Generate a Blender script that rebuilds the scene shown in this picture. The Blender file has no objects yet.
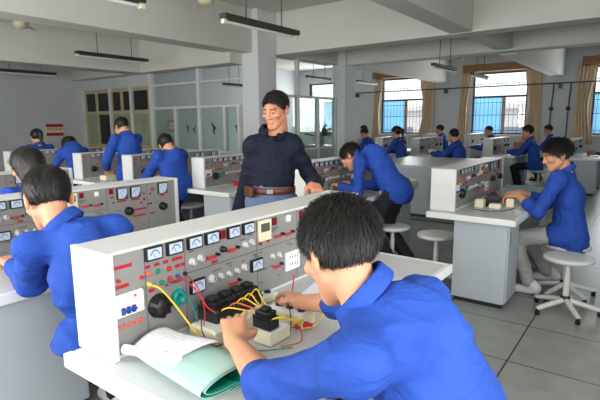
import bpy, bmesh, math, random
import numpy as np
from mathutils import Vector, Matrix

random.seed(7)
rng = np.random.default_rng(11)
S = bpy.context.scene
COL = S.collection
PI = math.pi

# ------------------------------------------------------------------ colours and materials
def lin(c):
    c = c / 255.0
    return c / 12.92 if c <= 0.04045 else ((c + 0.055) / 1.055) ** 2.4

def rgb(r, g, b):
    return (lin(r), lin(g), lin(b), 1.0)

MATS = {}

def mat(name, col, rough=0.5, metal=0.0, var=0.0, scale=8.0, bump=0.0, bscale=40.0, spec=0.5, stretch=(1, 1, 1), emit=None, sheen=0.0):
    """principled material with optional procedural colour mottling and bump"""
    if name in MATS:
        return MATS[name]
    m = bpy.data.materials.new(name)
    m.use_nodes = True
    nt = m.node_tree
    b = nt.nodes['Principled BSDF']
    b.inputs['Base Color'].default_value = col
    b.inputs['Roughness'].default_value = rough
    b.inputs['Metallic'].default_value = metal
    b.inputs['Specular IOR Level'].default_value = spec
    if sheen:
        b.inputs['Sheen Weight'].default_value = sheen
    tc = nt.nodes.new('ShaderNodeTexCoord')
    mp = nt.nodes.new('ShaderNodeMapping')
    mp.inputs['Scale'].default_value = stretch
    nt.links.new(tc.outputs['Object'], mp.inputs['Vector'])
    if var > 0:
        n = nt.nodes.new('ShaderNodeTexNoise')
        n.inputs['Scale'].default_value = scale
        n.inputs['Detail'].default_value = 4
        nt.links.new(mp.outputs[0], n.inputs['Vector'])
        r = nt.nodes.new('ShaderNodeValToRGB')
        r.color_ramp.elements[0].position = 0.3
        r.color_ramp.elements[1].position = 0.7
        r.color_ramp.elements[0].color = tuple(max(0, c * (1 - var)) for c in col[:3]) + (1,)
        r.color_ramp.elements[1].color = tuple(min(1, c * (1 + var)) for c in col[:3]) + (1,)
        nt.links.new(n.outputs['Fac'], r.inputs['Fac'])
        nt.links.new(r.outputs['Color'], b.inputs['Base Color'])
    if bump > 0:
        n2 = nt.nodes.new('ShaderNodeTexNoise')
        n2.inputs['Scale'].default_value = bscale
        n2.inputs['Detail'].default_value = 3
        nt.links.new(mp.outputs[0], n2.inputs['Vector'])
        bm_ = nt.nodes.new('ShaderNodeBump')
        bm_.inputs['Strength'].default_value = bump
        bm_.inputs['Distance'].default_value = 0.01
        nt.links.new(n2.outputs['Fac'], bm_.inputs['Height'])
        nt.links.new(bm_.outputs[0], b.inputs['Normal'])
    if emit:
        b.inputs['Emission Color'].default_value = emit[0]
        b.inputs['Emission Strength'].default_value = emit[1]
    MATS[name] = m
    return m

def glass_mat(name, tint, gloss=0.08, rough=0.02):
    if name in MATS:
        return MATS[name]
    m = bpy.data.materials.new(name)
    m.use_nodes = True
    nt = m.node_tree
    nt.nodes.clear()
    out = nt.nodes.new('ShaderNodeOutputMaterial')
    tr = nt.nodes.new('ShaderNodeBsdfTransparent')
    tr.inputs['Color'].default_value = tint
    gl = nt.nodes.new('ShaderNodeBsdfGlossy')
    gl.inputs['Roughness'].default_value = rough
    lw = nt.nodes.new('ShaderNodeLayerWeight')
    lw.inputs['Blend'].default_value = 0.25
    mul = nt.nodes.new('ShaderNodeMath')
    mul.operation = 'MULTIPLY_ADD'
    mul.inputs[1].default_value = 0.3
    mul.inputs[2].default_value = gloss
    nt.links.new(lw.outputs['Fresnel'], mul.inputs[0])
    mx = nt.nodes.new('ShaderNodeMixShader')
    nt.links.new(mul.outputs[0], mx.inputs['Fac'])
    nt.links.new(tr.outputs[0], mx.inputs[1])
    nt.links.new(gl.outputs[0], mx.inputs[2])
    nt.links.new(mx.outputs[0], out.inputs['Surface'])
    MATS[name] = m
    return m

def film_mat(name, col, trans=0.5):
    """coloured translucent film: part diffuse transmission, part clear"""
    m = bpy.data.materials.new(name)
    m.use_nodes = True
    nt = m.node_tree
    nt.nodes.clear()
    out = nt.nodes.new('ShaderNodeOutputMaterial')
    tl = nt.nodes.new('ShaderNodeBsdfTranslucent')
    tl.inputs['Color'].default_value = col
    tr = nt.nodes.new('ShaderNodeBsdfTransparent')
    tr.inputs['Color'].default_value = col
    mx = nt.nodes.new('ShaderNodeMixShader')
    mx.inputs['Fac'].default_value = trans
    nt.links.new(tl.outputs[0], mx.inputs[1])
    nt.links.new(tr.outputs[0], mx.inputs[2])
    nt.links.new(mx.outputs[0], out.inputs['Surface'])
    return m

M = {}
M['wall'] = mat('wall_paint', rgb(198, 203, 205), 0.85, var=0.05, scale=1.2, bump=0.05, bscale=60)
M['ceiling'] = mat('ceiling_paint', rgb(208, 207, 198), 0.9, var=0.04, scale=0.8)
M['beam'] = mat('beam_paint', rgb(212, 212, 205), 0.85, var=0.04, scale=1.0)
M['pillar'] = mat('pillar_paint', rgb(222, 225, 226), 0.8, var=0.03, scale=1.0)
M['desk'] = mat('desk_laminate', rgb(192, 195, 196), 0.35, var=0.03, scale=3)
M['deskedge'] = mat('desk_edge_band', rgb(225, 227, 226), 0.4)
M['cabinet'] = mat('cabinet_steel', rgb(176, 184, 190), 0.45, var=0.02, scale=3)
M['plinth'] = mat('plinth_black', rgb(30, 31, 33), 0.6)
M['case'] = mat('console_white_steel', rgb(214, 215, 213), 0.4, var=0.02, scale=4)
M['panel'] = mat('panel_grey', rgb(140, 139, 137), 0.5, var=0.03, scale=6)
M['seam'] = mat('seam_dark', rgb(92, 93, 94), 0.6)
M['black'] = mat('black_plastic', rgb(20, 20, 21), 0.4)
M['blackdull'] = mat('black_dull', rgb(26, 26, 28), 0.7)
M['dial'] = mat('dial_white', rgb(194, 211, 232), 0.25)
M['knob'] = mat('knob_grey', rgb(196, 197, 196), 0.4)
M['red'] = mat('red_plastic', rgb(190, 26, 34), 0.4)
M['redlabel'] = mat('red_label', rgb(176, 30, 44), 0.5)
M['darkred'] = mat('dark_red_display', rgb(120, 14, 26), 0.25)
M['green'] = mat('green_plastic', rgb(10, 128, 86), 0.4)
M['teal'] = mat('teal_plastic', rgb(0, 140, 130), 0.35)
M['blue'] = mat('blue_plastic', rgb(28, 70, 150), 0.4)
M['yellow'] = mat('yellow_wire', rgb(236, 200, 60), 0.45)
M['orange'] = mat('orange_plastic', rgb(225, 96, 70), 0.45)
M['cream'] = mat('cream_plastic', rgb(228, 220, 190), 0.45, var=0.03, scale=20)
M['lcd'] = mat('lcd_grey', rgb(86, 92, 78), 0.25)
M['outlet'] = mat('outlet_white', rgb(236, 237, 238), 0.35)
M['metal'] = mat('plain_metal', rgb(150, 152, 155), 0.35, metal=0.8)
M['paper'] = mat('paper_white', rgb(240, 240, 244), 0.8)
M['print'] = mat('print_ink', rgb(120, 124, 150), 0.8)
M['mint'] = mat('mint_sheet', rgb(166, 204, 198), 0.45)
M['tealsheet'] = mat('teal_sheet', rgb(0, 140, 118), 0.45)
M['stool'] = mat('stool_white', rgb(205, 206, 203), 0.45, var=0.03, scale=10)
M['lampdark'] = mat('lamp_housing', rgb(52, 50, 48), 0.5)
M['tube'] = mat('tube_white', rgb(225, 225, 220), 0.3)
M['alu'] = mat('white_frame', rgb(216, 219, 218), 0.5)
M['yellowwood'] = mat('yellow_wood', rgb(182, 172, 136), 0.55, var=0.08, scale=6, stretch=(1, 1, 0.2))
M['brownwood'] = mat('brown_wood', rgb(136, 92, 52), 0.5, var=0.2, scale=6, stretch=(0.2, 1, 3))
M['darkglass'] = mat('dark_glass', rgb(26, 28, 30), 0.08)
M['greenpane'] = mat('greenish_pane', rgb(146, 160, 136), 0.25, var=0.15, scale=3)
M['curtain'] = mat('curtain_cloth', rgb(212, 188, 158), 0.9, var=0.1, scale=14, stretch=(1, 1, 0.15), bump=0.2, bscale=200)
M['pipe'] = mat('pipe_grey', rgb(70, 72, 74), 0.5)
M['winframe'] = mat('window_frame_dark', rgb(70, 74, 80), 0.5)
M['mullion'] = mat('window_mullion_tan', rgb(196, 160, 130), 0.55)
M['glass'] = glass_mat('clear_glass', (0.93, 0.97, 0.96, 1), 0.02)
M['pglass'] = glass_mat('partition_glass', (0.88, 0.93, 0.90, 1), 0.005)
M['bluefilm'] = film_mat('blue_film', (0.52, 0.82, 1.0, 1), 0.5)
M['jacket'] = mat('royal_blue_cloth', rgb(36, 74, 184), 0.75, var=0.10, scale=5, bump=0.25, bscale=260, spec=0.25)
M['navy'] = mat('navy_knit', rgb(25, 31, 50), 0.8, var=0.08, scale=6, bump=0.2, bscale=220, spec=0.2)
M['jeans'] = mat('blue_grey_trousers', rgb(88, 100, 132), 0.8, var=0.08, scale=8)
M['darktr'] = mat('dark_trousers', rgb(34, 34, 40), 0.8, var=0.08, scale=8)
M['lighttr'] = mat('light_grey_trousers', rgb(168, 168, 166), 0.8, var=0.08, scale=8)
M['whiteshirt'] = mat('white_shirt', rgb(214, 214, 214), 0.8)
M['skin'] = mat('skin', rgb(206, 148, 116), 0.5, var=0.06, scale=25, spec=0.35)
M['lip'] = mat('lips', rgb(176, 108, 92), 0.5)
M['eyewhite'] = mat('eye_white', rgb(150, 128, 112), 0.4)
M['eyedark'] = mat('eye_dark', rgb(24, 18, 15), 0.25)
M['brow'] = mat('brow_hair', rgb(66, 48, 40), 0.8)
M['nail'] = mat('finger_nail', rgb(226, 176, 156), 0.35)
M['hair'] = mat('black_hair', rgb(27, 24, 23), 0.5, var=0.35, scale=40, spec=0.4)
M['shoe'] = mat('white_shoe', rgb(205, 205, 203), 0.55)
M['darkshoe'] = mat('dark_shoe', rgb(30, 29, 30), 0.5)
M['belt'] = mat('brown_belt', rgb(92, 44, 32), 0.45, var=0.2, scale=20)
M['pouch'] = mat('brown_pouch', rgb(70, 34, 26), 0.45, var=0.15, scale=30)
M['leaf'] = mat('leaf_green', rgb(46, 74, 44), 0.6, var=0.2, scale=9)
M['pot'] = mat('grey_pot', rgb(120, 118, 112), 0.6)
M['greybox'] = mat('grey_green_box', rgb(134, 156, 154), 0.5)
M['card'] = mat('cardboard', rgb(176, 122, 84), 0.8, var=0.08, scale=9)
M['bldg'] = mat('outside_wall', rgb(226, 214, 214), 0.9, var=0.05, scale=2)
M['bldgwin'] = mat('outside_window', rgb(130, 140, 155), 0.3)
M['ground'] = mat('outside_ground', rgb(150, 150, 146), 0.9, var=0.1, scale=1)
M['fan'] = mat('fan_cream', rgb(200, 198, 182), 0.5)
M['brass'] = mat('fan_motor', rgb(196, 190, 160), 0.4)

def cloth_mat(name, col, var, fold):
    """woven cloth: fine weave bump over broad soft creases"""
    m = mat(name, col, 0.78, var=var, scale=5, spec=0.2)
    nt = m.node_tree; b = nt.nodes['Principled BSDF']
    tc = nt.nodes.new('ShaderNodeTexCoord')
    mp = nt.nodes.new('ShaderNodeMapping'); mp.inputs['Scale'].default_value = (9, 9, 17)
    nt.links.new(tc.outputs['Object'], mp.inputs['Vector'])
    n = nt.nodes.new('ShaderNodeTexNoise'); n.inputs['Scale'].default_value = 1.0; n.inputs['Detail'].default_value = 2.5; n.inputs['Distortion'].default_value = 1.6
    nt.links.new(mp.outputs[0], n.inputs['Vector'])
    b1 = nt.nodes.new('ShaderNodeBump'); b1.inputs['Strength'].default_value = fold; b1.inputs['Distance'].default_value = 0.05
    nt.links.new(n.outputs['Fac'], b1.inputs['Height'])
    n2 = nt.nodes.new('ShaderNodeTexNoise'); n2.inputs['Scale'].default_value = 300
    nt.links.new(tc.outputs['Object'], n2.inputs['Vector'])
    b2 = nt.nodes.new('ShaderNodeBump'); b2.inputs['Strength'].default_value = 0.15; b2.inputs['Distance'].default_value = 0.005
    nt.links.new(n2.outputs['Fac'], b2.inputs['Height'])
    nt.links.new(b1.outputs[0], b2.inputs['Normal'])
    nt.links.new(b2.outputs[0], b.inputs['Normal'])
    return m
M['jacket'] = cloth_mat('royal_blue_jacket', rgb(40, 75, 162), 0.08, 0.3)
M['navy'] = cloth_mat('navy_polo_knit', rgb(19, 24, 38), 0.06, 0.3)
M['darktr'] = cloth_mat('dark_trouser_cloth', rgb(34, 34, 40), 0.06, 0.3)
M['lighttr'] = cloth_mat('pale_trouser_cloth', rgb(160, 160, 158), 0.06, 0.35)

def floor_mat():
    m = bpy.data.materials.new('raised_floor_tiles')
    m.use_nodes = True
    nt = m.node_tree
    b = nt.nodes['Principled BSDF']
    tc = nt.nodes.new('ShaderNodeTexCoord')
    mp = nt.nodes.new('ShaderNodeMapping')
    mp.inputs['Location'].default_value = (0.6, 0.13, 0)
    nt.links.new(tc.outputs['Object'], mp.inputs['Vector'])
    br = nt.nodes.new('ShaderNodeTexBrick')
    br.offset = 0.0
    br.inputs['Scale'].default_value = 1.0
    br.inputs['Brick Width'].default_value = 0.6
    br.inputs['Row Height'].default_value = 0.6
    br.inputs['Mortar Size'].default_value = 0.0045
    br.inputs['Mortar Smooth'].default_value = 0.1
    br.inputs['Color1'].default_value = rgb(154, 157, 153)
    br.inputs['Color2'].default_value = rgb(162, 164, 160)
    br.inputs['Mortar'].default_value = rgb(28, 29, 30)
    nt.links.new(mp.outputs[0], br.inputs['Vector'])
    n = nt.nodes.new('ShaderNodeTexNoise')
    n.inputs['Scale'].default_value = 7.0
    n.inputs['Detail'].default_value = 8
    nt.links.new(tc.outputs['Object'], n.inputs['Vector'])
    mixc = nt.nodes.new('ShaderNodeMixRGB')
    mixc.blend_type = 'MULTIPLY'
    mixc.inputs['Fac'].default_value = 0.35
    nt.links.new(br.outputs['Color'], mixc.inputs['Color1'])
    nt.links.new(n.outputs['Fac'], mixc.inputs['Color2'])
    nt.links.new(mixc.outputs[0], b.inputs['Base Color'])
    b.inputs['Roughness'].default_value = 0.33
    return m
M['floor'] = floor_mat()

# ------------------------------------------------------------------ mesh building
class MB:
    """collects shapes; build() links them as ONE mesh object"""
    def __init__(self):
        self.v = []
        self.f = []
        self.mi = []
        self.sm = []
    def add(self, verts, faces, mi=0, smooth=False, mtx=None):
        o = len(self.v)
        if mtx is not None:
            verts = [tuple(mtx @ Vector(p)) for p in verts]
        self.v.extend([tuple(p) for p in verts])
        self.f.extend([tuple(i + o for i in f) for f in faces])
        self.mi.extend([mi] * len(faces))
        self.sm.extend([smooth] * len(faces))
        return self
    def box(self, lo, hi, b=0.0, mi=0, mtx=None):
        lo = Vector(lo); hi = Vector(hi)
        b = min(b, *(0.45 * (hi[i] - lo[i]) for i in range(3)))
        if b <= 1e-5:
            vs = [(x, y, z) for x in (lo.x, hi.x) for y in (lo.y, hi.y) for z in (lo.z, hi.z)]
            fs = [(0, 1, 3, 2), (4, 6, 7, 5), (0, 4, 5, 1), (2, 3, 7, 6), (0, 2, 6, 4), (1, 5, 7, 3)]
            return self.add(vs, fs, mi, False, mtx)
        bm = bmesh.new()
        bmesh.ops.create_cube(bm, size=1.0)
        c = (lo + hi) / 2; s = hi - lo
        for v in bm.verts:
            v.co = Vector((v.co.x * s.x + c.x, v.co.y * s.y + c.y, v.co.z * s.z + c.z))
        bmesh.ops.bevel(bm, geom=bm.edges[:], offset=b, segments=2, affect='EDGES', profile=0.5)
        bm.verts.index_update()
        vs = [tuple(v.co) for v in bm.verts]
        fs = [tuple(v.index for v in f.verts) for f in bm.faces]
        bm.free()
        return self.add(vs, fs, mi, False, mtx)
    def tube(self, pts, r, seg=8, mi=0, cap=True, mtx=None):
        pts = [Vector(p) for p in pts]
        rs = r if isinstance(r, (list, tuple)) else [r] * len(pts)
        vs = []; fs = []
        up = None
        for i, p in enumerate(pts):
            t = (pts[min(i + 1, len(pts) - 1)] - pts[max(i - 1, 0)])
            t = t.normalized() if t.length > 1e-9 else Vector((0, 0, 1))
            if up is None:
                up = Vector((0, 0, 1)) if abs(t.z) < 0.9 else Vector((1, 0, 0))
            a = t.cross(up).normalized()
            up = a.cross(t).normalized()
            for k in range(seg):
                w = 2 * PI * k / seg
                vs.append(tuple(p + a * (rs[i] * math.cos(w)) + up * (rs[i] * math.sin(w))))
        n = len(pts)
        for i in range(n - 1):
            for k in range(seg):
                k2 = (k + 1) % seg
                fs.append((i * seg + k, (i + 1) * seg + k, (i + 1) * seg + k2, i * seg + k2))
        self.add(vs, fs, mi, True, mtx)
        if cap:
            self.add(vs[:seg], [tuple(range(seg))], mi, False, mtx)
            self.add(vs[-seg:], [tuple(reversed(range(seg)))], mi, False, mtx)
        return self
    def lathe(self, prof, seg=20, mi=0, mtx=None, smooth=True):
        """profile of (radius, height) about local z"""
        vs = []; fs = []
        for (r, z) in prof:
            for k in range(seg):
                w = 2 * PI * k / seg
                vs.append((r * math.cos(w), r * math.sin(w), z))
        for i in range(len(prof) - 1):
            for k in range(seg):
                k2 = (k + 1) % seg
                fs.append((i * seg + k, i * seg + k2, (i + 1) * seg + k2, (i + 1) * seg + k))
        self.add(vs, fs, mi, smooth, mtx)
        if prof[0][0] > 1e-5:
            self.add(vs[:seg], [tuple(reversed(range(seg)))], mi, False, mtx)
        if prof[-1][0] > 1e-5:
            self.add(vs[-seg:], [tuple(range(seg))], mi, False, mtx)
        return self
    def mesh(self, name, mats):
        me = bpy.data.meshes.new(name)
        me.from_pydata(self.v, [], self.f)
        me.polygons.foreach_set('material_index', self.mi)
        me.polygons.foreach_set('use_smooth', self.sm)
        for m in (mats if isinstance(mats, (list, tuple)) else [mats]):
            me.materials.append(m)
        me.update()
        return me
    def build(self, name, mats, parent=None, loc=None):
        o = bpy.data.objects.new(name, self.mesh(name, mats))
        COL.objects.link(o)
        if parent is not None:
            o.parent = parent
        if loc is not None:
            o.location = loc
        return o

def tag(o, label=None, cat=None, group=None, kind=None):
    if label: o['label'] = label
    if cat: o['category'] = cat
    if group: o['group'] = group
    if kind: o['kind'] = kind
    return o

def thing(name, label, cat, loc=(0, 0, 0), rz=0.0, group=None):
    o = bpy.data.objects.new(name, None)
    o.empty_display_size = 0.1
    COL.objects.link(o)
    o.location = loc
    o.rotation_euler = (0, 0, rz)
    return tag(o, label, cat, group)

def struct(o):
    o['kind'] = 'structure'
    return o

def copy_tree(o, parent=None):
    c = o.copy()
    COL.objects.link(c)
    if parent is not None:
        c.parent = parent
    for ch in [x for x in o.children]:
        copy_tree(ch, c)
    return c

def dup(o, loc, label=None, group=None, rz=None):
    c = copy_tree(o)
    c.location = loc
    if rz is not None: c.rotation_euler = (0, 0, rz)
    if label: c['label'] = label
    if group: c['group'] = group
    return c

def frame_mtx(origin, zdir, xhint=(1, 0, 0)):
    """matrix whose local z points along zdir"""
    z = Vector(zdir).normalized()
    x = Vector(xhint)
    x = (x - z * x.dot(z))
    if x.length < 1e-6:
        x = Vector((0, 1, 0)) - z * z.y
    x.normalize()
    y = z.cross(x)
    m = Matrix((x, y, z)).transposed().to_4x4()
    m.translation = Vector(origin)
    return m
# ================================================================== the room
CEIL = 3.55
XL, XR, YN, YF = -12.4, 1.5, -1.4, 16.5

def sbox(name, lo, hi, m, b=0.0):
    return struct(MB().box(lo, hi, b).build(name, m))

sbox('floor', (XL - 0.2, YN - 0.2, -0.1), (XR + 0.2, YF + 0.2, 0.0), M['floor'])
sbox('ceiling', (XL - 0.2, YN - 0.2, CEIL), (XR + 0.2, YF + 0.2, CEIL + 0.15), M['ceiling'])
sbox('wall_left', (XL - 0.2, YN - 0.2, 0), (XL, YF + 0.2, CEIL), M['wall'])
wr_ = MB()
RW = (-0.9, 1.5, 0.9, 2.35)                      # unseen right-wall window, added beside the camera for flash-like light
wr_.box((XR, YN - 0.24, 0), (XR + 0.2, RW[0], CEIL)).box((XR, RW[1], 0), (XR + 0.2, YF + 0.2, CEIL))
wr_.box((XR, RW[0], 0), (XR + 0.2, RW[1], RW[2])).box((XR, RW[0], RW[3]), (XR + 0.2, RW[1], CEIL))
struct(wr_.build('wall_right', M['wall']))

def wall_y(name, y0, y1, holes, m):
    """wall slab in an XZ plane with rectangular openings (x0, x1, z0, z1)"""
    mb = MB()
    xs = sorted(holes)
    x = XL
    for (a, b_, z0, z1) in xs:
        mb.box((x, y0, 0), (a, y1, CEIL))
        mb.box((a, y0, 0), (b_, y1, z0))
        mb.box((a, y0, z1), (b_, y1, CEIL))
        x = b_
    mb.box((x, y0, 0), (XR, y1, CEIL))
    return struct(mb.build(name, m))

WINS = [(-11.75, -10.05), (-8.42, -6.78), (-5.06, -3.36), (-1.60, 0.10)]
WZ0, WZ1, WZT = 0.98, 2.98, 2.17
wall_y('wall_far', YF, YF + 0.24, [(a, b, WZ0, WZ1) for a, b in WINS], M['wall'])
RWINS = [(-7.6, -5.6), (-4.4, -2.4), (-1.9, 0.5)]  # unseen windows added behind the camera, wall set close for flash-like falloff
wall_y('wall_near', YN - 0.24, YN, [(a, b, 0.9, 2.35) for a, b in RWINS], M['wall'])

# far windows: dark outer frame, tan mullion, blue sliding sash at the left, clear sash at the right
for i, (a, b) in enumerate(WINS):
    w = bpy.data.objects.new('window_%d' % (i + 1), None)
    COL.objects.link(w); struct(w)
    w.location = (a, YF + 0.08, WZ0)
    W = b - a; Hh = WZ1 - WZ0; T = WZT - WZ0
    fr = MB()
    fr.box((0, -0.03, 0), (0.05, 0.04, Hh)).box((W - 0.05, -0.03, 0), (W, 0.04, Hh))
    fr.box((0.05, -0.03, 0), (W - 0.05, 0.04, 0.05)).box((0.05, -0.03, Hh - 0.05), (W - 0.05, 0.04, Hh))
    fr.box((0.05, -0.03, T), (W - 0.05, 0.04, T + 0.06))
    fr.build('window_frame', M['winframe'], w)
    mid = W * (0.58 if i != 0 else 0.86)
    MB().box((mid - 0.04, -0.045, 0.05), (mid + 0.05, 0.045, T), 0.005).build('mullion', M['mullion'], w)
    MB().box((0.05, -0.004, 0.05), (mid - 0.04, 0.004, T)).build('blue_pane', M['bluefilm'], w)
    MB().box((mid + 0.05, 0.012, 0.05), (W - 0.05, 0.018, T)).build('clear_pane', M['glass'], w)
    MB().box((0.05, 0.0, T + 0.06), (W - 0.05, 0.006, Hh - 0.05)).build('transom_pane', M['glass'], w)
    g = MB()
    n = 13
    for k in range(1, n):
        g.tube([(W * k / n, -0.058, 0.0), (W * k / n, -0.058, Hh)], 0.006, 5)
    for z in (0.12, 0.62, 1.02, 1.62):
        g.box((0.0, -0.068, z), (W, -0.050, z + 0.018))
    g.build('security_grille', M['winframe'], w)
    MB().box((-0.06, -0.16, -0.05), (W + 0.06, -0.03, 0.0), 0.008).build('window_sill', M['beam'], w)
for i, (a, b) in enumerate(RWINS):  # frames in the added near-wall openings
    w = bpy.data.objects.new('window_%d' % (i + 5), None)
    COL.objects.link(w); struct(w)
    w.location = (a, YN - 0.12, 0.9)
    W = b - a; Hh = 1.45
    fr = MB()
    for x in (0, W / 2 - 0.03, W - 0.06):
        fr.box((x, -0.03, 0), (x + 0.06, 0.03, Hh))
    for z in (0, 0.9, Hh - 0.06):
        fr.box((0, -0.028, z), (W, 0.028, z + 0.06))
    fr.build('window_frame', M['alu'], w)

w = bpy.data.objects.new('window_8', None); COL.objects.link(w); struct(w)  # frame of the added right-wall window
w.location = (XR + 0.1, RW[0], RW[2])
fr = MB()
for y in (0, 1.17, 2.34):
    fr.box((-0.03, y, 0), (0.03, y + 0.06, 1.45))
for z in (0, 0.9, 1.39):
    fr.box((-0.028, 0, z), (0.028, 2.4, z + 0.06))
fr.build('window_frame', M['alu'], w)
# beams
def beam_y(name, x0, x1, y0, y1, z0): sbox(name, (x0, y0, z0), (x1, y1, CEIL), M['beam'], 0.012)
beam_y('trim_1', -6.78, -6.36, YN, 7.05, 2.75)      # along the room, ends on the first pillar
beam_y('trim_2', -2.72, -2.38, YN, 7.60, 2.76)
beam_y('trim_3', -2.68, -2.36, 7.98, 10.02, 2.78)
beam_y('trim_4', -2.70, -2.36, 10.40, YF, 2.72)
beam_y('trim_5', -6.20, -5.86, 10.40, YF, 2.72)
beam_y('trim_6', -6.56, -6.22, 7.60, 9.90, 2.76)
beam_y('trim_7', -9.95, -9.42, YN, 6.70, 2.55)
sbox('trim_8', (-6.22, 7.60, 2.75), (XR, 7.98, CEIL), M['beam'], 0.012)
sbox('trim_9', (-6.40, 10.02, 2.75), (XR, 10.40, CEIL), M['beam'], 0.012)
sbox('trim_10', (XL, 6.70, 2.55), (-6.62, 7.12, CEIL), M['beam'], 0.012)
sbox('trim_11', (XL, YN, 2.85), (XL + 0.25, 6.70, CEIL), M['beam'], 0.012)
# pillars
sbox('trim_12', (-6.64, 7.05, 0), (-6.22, 7.60, CEIL), M['pillar'], 0.012)
sbox('trim_13', (-6.36, 9.90, 0), (-6.02, 10.40, CEIL), M['pillar'], 0.012)
# low skirting on the far and left walls
sbox('baseboard_far', (XL, YF - 0.02, 0), (XR, YF, 0.12), M['cabinet'])
sbox('baseboard_left', (XL, YN, 0), (XL + 0.02, YF - 0.02, 0.12), M['cabinet'])

# ------------------------------------------------------------------ glazed partition, seen behind the left benches
PY = 7.02
p = thing('timber_window_screen', 'yellow timber window screen with dark upper panes at the end of the left wall', 'window screen', (-12.38, PY, 0))
Wd = 2.86
fr = MB()
for x in (0.0, 0.55, 1.14, 1.22, 1.66, 2.10, Wd - 0.1):
    fr.box((x + 0.02, -0.04, 0.9), (x + 0.11, 0.04, 2.24), 0.004)
for z in (0.82, 1.66, 2.2):
    fr.box((0, -0.045, z), (Wd, 0.045, z + 0.09), 0.004)
fr.build('timber_frame', M['yellowwood'], p)
MB().box((0, -0.03, 0.0), (Wd, 0.03, 0.82)).build('dado_panel', M['yellowwood'], p)
MB().box((0, -0.03, 2.29), (Wd, 0.03, 2.55)).build('top_panel', M['wall'], p)
for (x0, x1) in ((0.11, 0.57), (0.66, 1.16), (1.33, 1.68), (1.77, 2.12), (2.21, Wd - 0.1)):
    MB().box((x0, -0.006, 1.75), (x1, 0.006, 2.2)).build('upper_pane', M['darkglass'], p)
for j, (x0, x1) in enumerate(((0.11, 0.57), (0.66, 1.16), (1.33, 1.68), (1.77, 2.12), (2.21, Wd - 0.1))):
    MB().box((x0, -0.006, 0.91), (x1, 0.006, 1.66)).build('lower_pane', M['darkglass'] if j == 1 else M['greenpane'], p)
for x in (0.03, 1.28, 2.16):
    MB().box((x - 0.03, -0.09, 0.3), (x + 0.05, -0.045, 2.3), 0.004).build('white_post', M['alu'], p)

p = thing('glass_partition', 'white framed glass partition with small dark decals left of the first pillar', 'partition', (-9.5, PY, 0))
L = 9.5 - 6.66
fr = MB()
for x in (0.0, 0.85, 1.63, 2.40, L - 0.05):
    big = x in (0.0, 1.63)
    fr.box((x - 0.03, -0.05, 0.0), (x + (0.06 if big else 0.03), 0.05, 2.55 if big else 1.78), 0.004)
fr.box((-0.03, -0.045, 1.74), (L, 0.045, 1.79), 0.004)
fr.box((-0.03, -0.03, 2.26), (L, 0.03, 2.30), 0.004)
fr.box((-0.03, -0.03, 0.80), (L, 0.03, 0.86), 0.004)
fr.build('partition_frame', M['alu'], p)
for (x0, x1) in ((0.06, 0.82), (0.88, 1.60), (1.69, 2.37), (2.43, L - 0.08)):
    pn = MB().box((x0, -0.005, 0.86), (x1, 0.005, 1.74)).build('glass_pane', M['pglass'], p)
MB().box((0.0, -0.02, 0.0), (L - 0.05, 0.02, 0.8)).build('lower_panel', M['cabinet'], p)
def swoosh(mb, x, z, s, flip=1):
    pts = [(x - 0.05 * s * flip, -0.008, z + 0.13 * s), (x - 0.02 * s * flip, -0.008, z + 0.05 * s), (x + 0.02 * s * flip, -0.008, z), (x + 0.10 * s * flip, -0.008, z - 0.02 * s)]
    mb.tube(pts, [0.004, 0.02 * s, 0.028 * s, 0.006], 6)
    mb.tube([(x + 0.02 * s * flip, -0.008, z), (x + 0.0 * s, -0.008, z - 0.10 * s), (x + 0.05 * s * flip, -0.008, z - 0.16 * s)], [0.02 * s, 0.022 * s, 0.006], 6)
for (x, z, s, f) in ((1.22, 1.33, 0.8, 1), (1.44, 1.30, 0.8, -1), (2.04, 1.33, 1.25, 1), (2.72, 1.36, 0.9, -1)):
    mb = MB(); swoosh(mb, x, z, s * 0.75, f)
    mb.build('decal', M['lampdark'], p)

p = thing('glass_partition', 'white framed glass partition between the two white pillars', 'partition', (-6.28, 7.62, 0))
L = 2.26
fr = MB()
for y in (0.0, 0.72, 1.48, L - 0.05):
    fr.box((-0.05, y, 0.0), (0.05, y + 0.05, 2.75 if y in (0.72,) else 2.0), 0.004)
for z in (0.80, 1.95):
    fr.box((-0.04, 0.05, z), (0.04, L - 0.05, z + 0.05), 0.004)
fr.build('partition_frame', M['alu'], p)
for (y0, y1) in ((0.05, 0.72), (0.77, 1.48), (1.53, L - 0.05)):
    MB().box((-0.005, y0, 0.85), (0.005, y1, 1.95)).build('glass_pane', M['pglass'], p)
MB().box((-0.02, 0.05, 0.0), (0.02, L - 0.05, 0.8)).build('lower_panel', M['cabinet'], p)

# notice board on the left wall: red header and foot, cream middle with rows of small red print
def notice(label, y0, y1, z0, z1, band):
    t = thing('notice_board', label, 'notice board', (XL, y0, z0))
    W = y1 - y0; Hh = z1 - z0
    MB().box((0, 0, 0), (0.03, W, Hh), 0.004).build('board', M['cream'], t)
    if band:
        MB().box((0.03, 0.005, Hh - 0.085), (0.034, W - 0.005, Hh - 0.005)).build('red_header', M['redlabel'], t)
        MB().box((0.03, 0.005, 0.005), (0.034, W - 0.005, 0.085)).build('red_footer', M['redlabel'], t)
    else:
        MB().box((0.03, 0, 0), (0.036, W, 0.07)).build('red_footer', M['orange'], t)
        MB().box((0.03, 0, Hh - 0.07), (0.036, W, Hh)).build('red_header', M['orange'], t)
    pr = MB()
    for k in range(4):
        x = 0.03 + k * (W - 0.05) / 4
        pr.box((0.03, x, Hh * 0.45), (0.033, x + (W - 0.05) / 4 - 0.012, Hh * 0.66))
    pr.build('print_block', mat('notice_print', rgb(206, 168, 130), 0.7), t)
notice('red and cream notice board on the left wall above the bent student', 5.92, 6.36, 1.13, 1.44, True)
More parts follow.
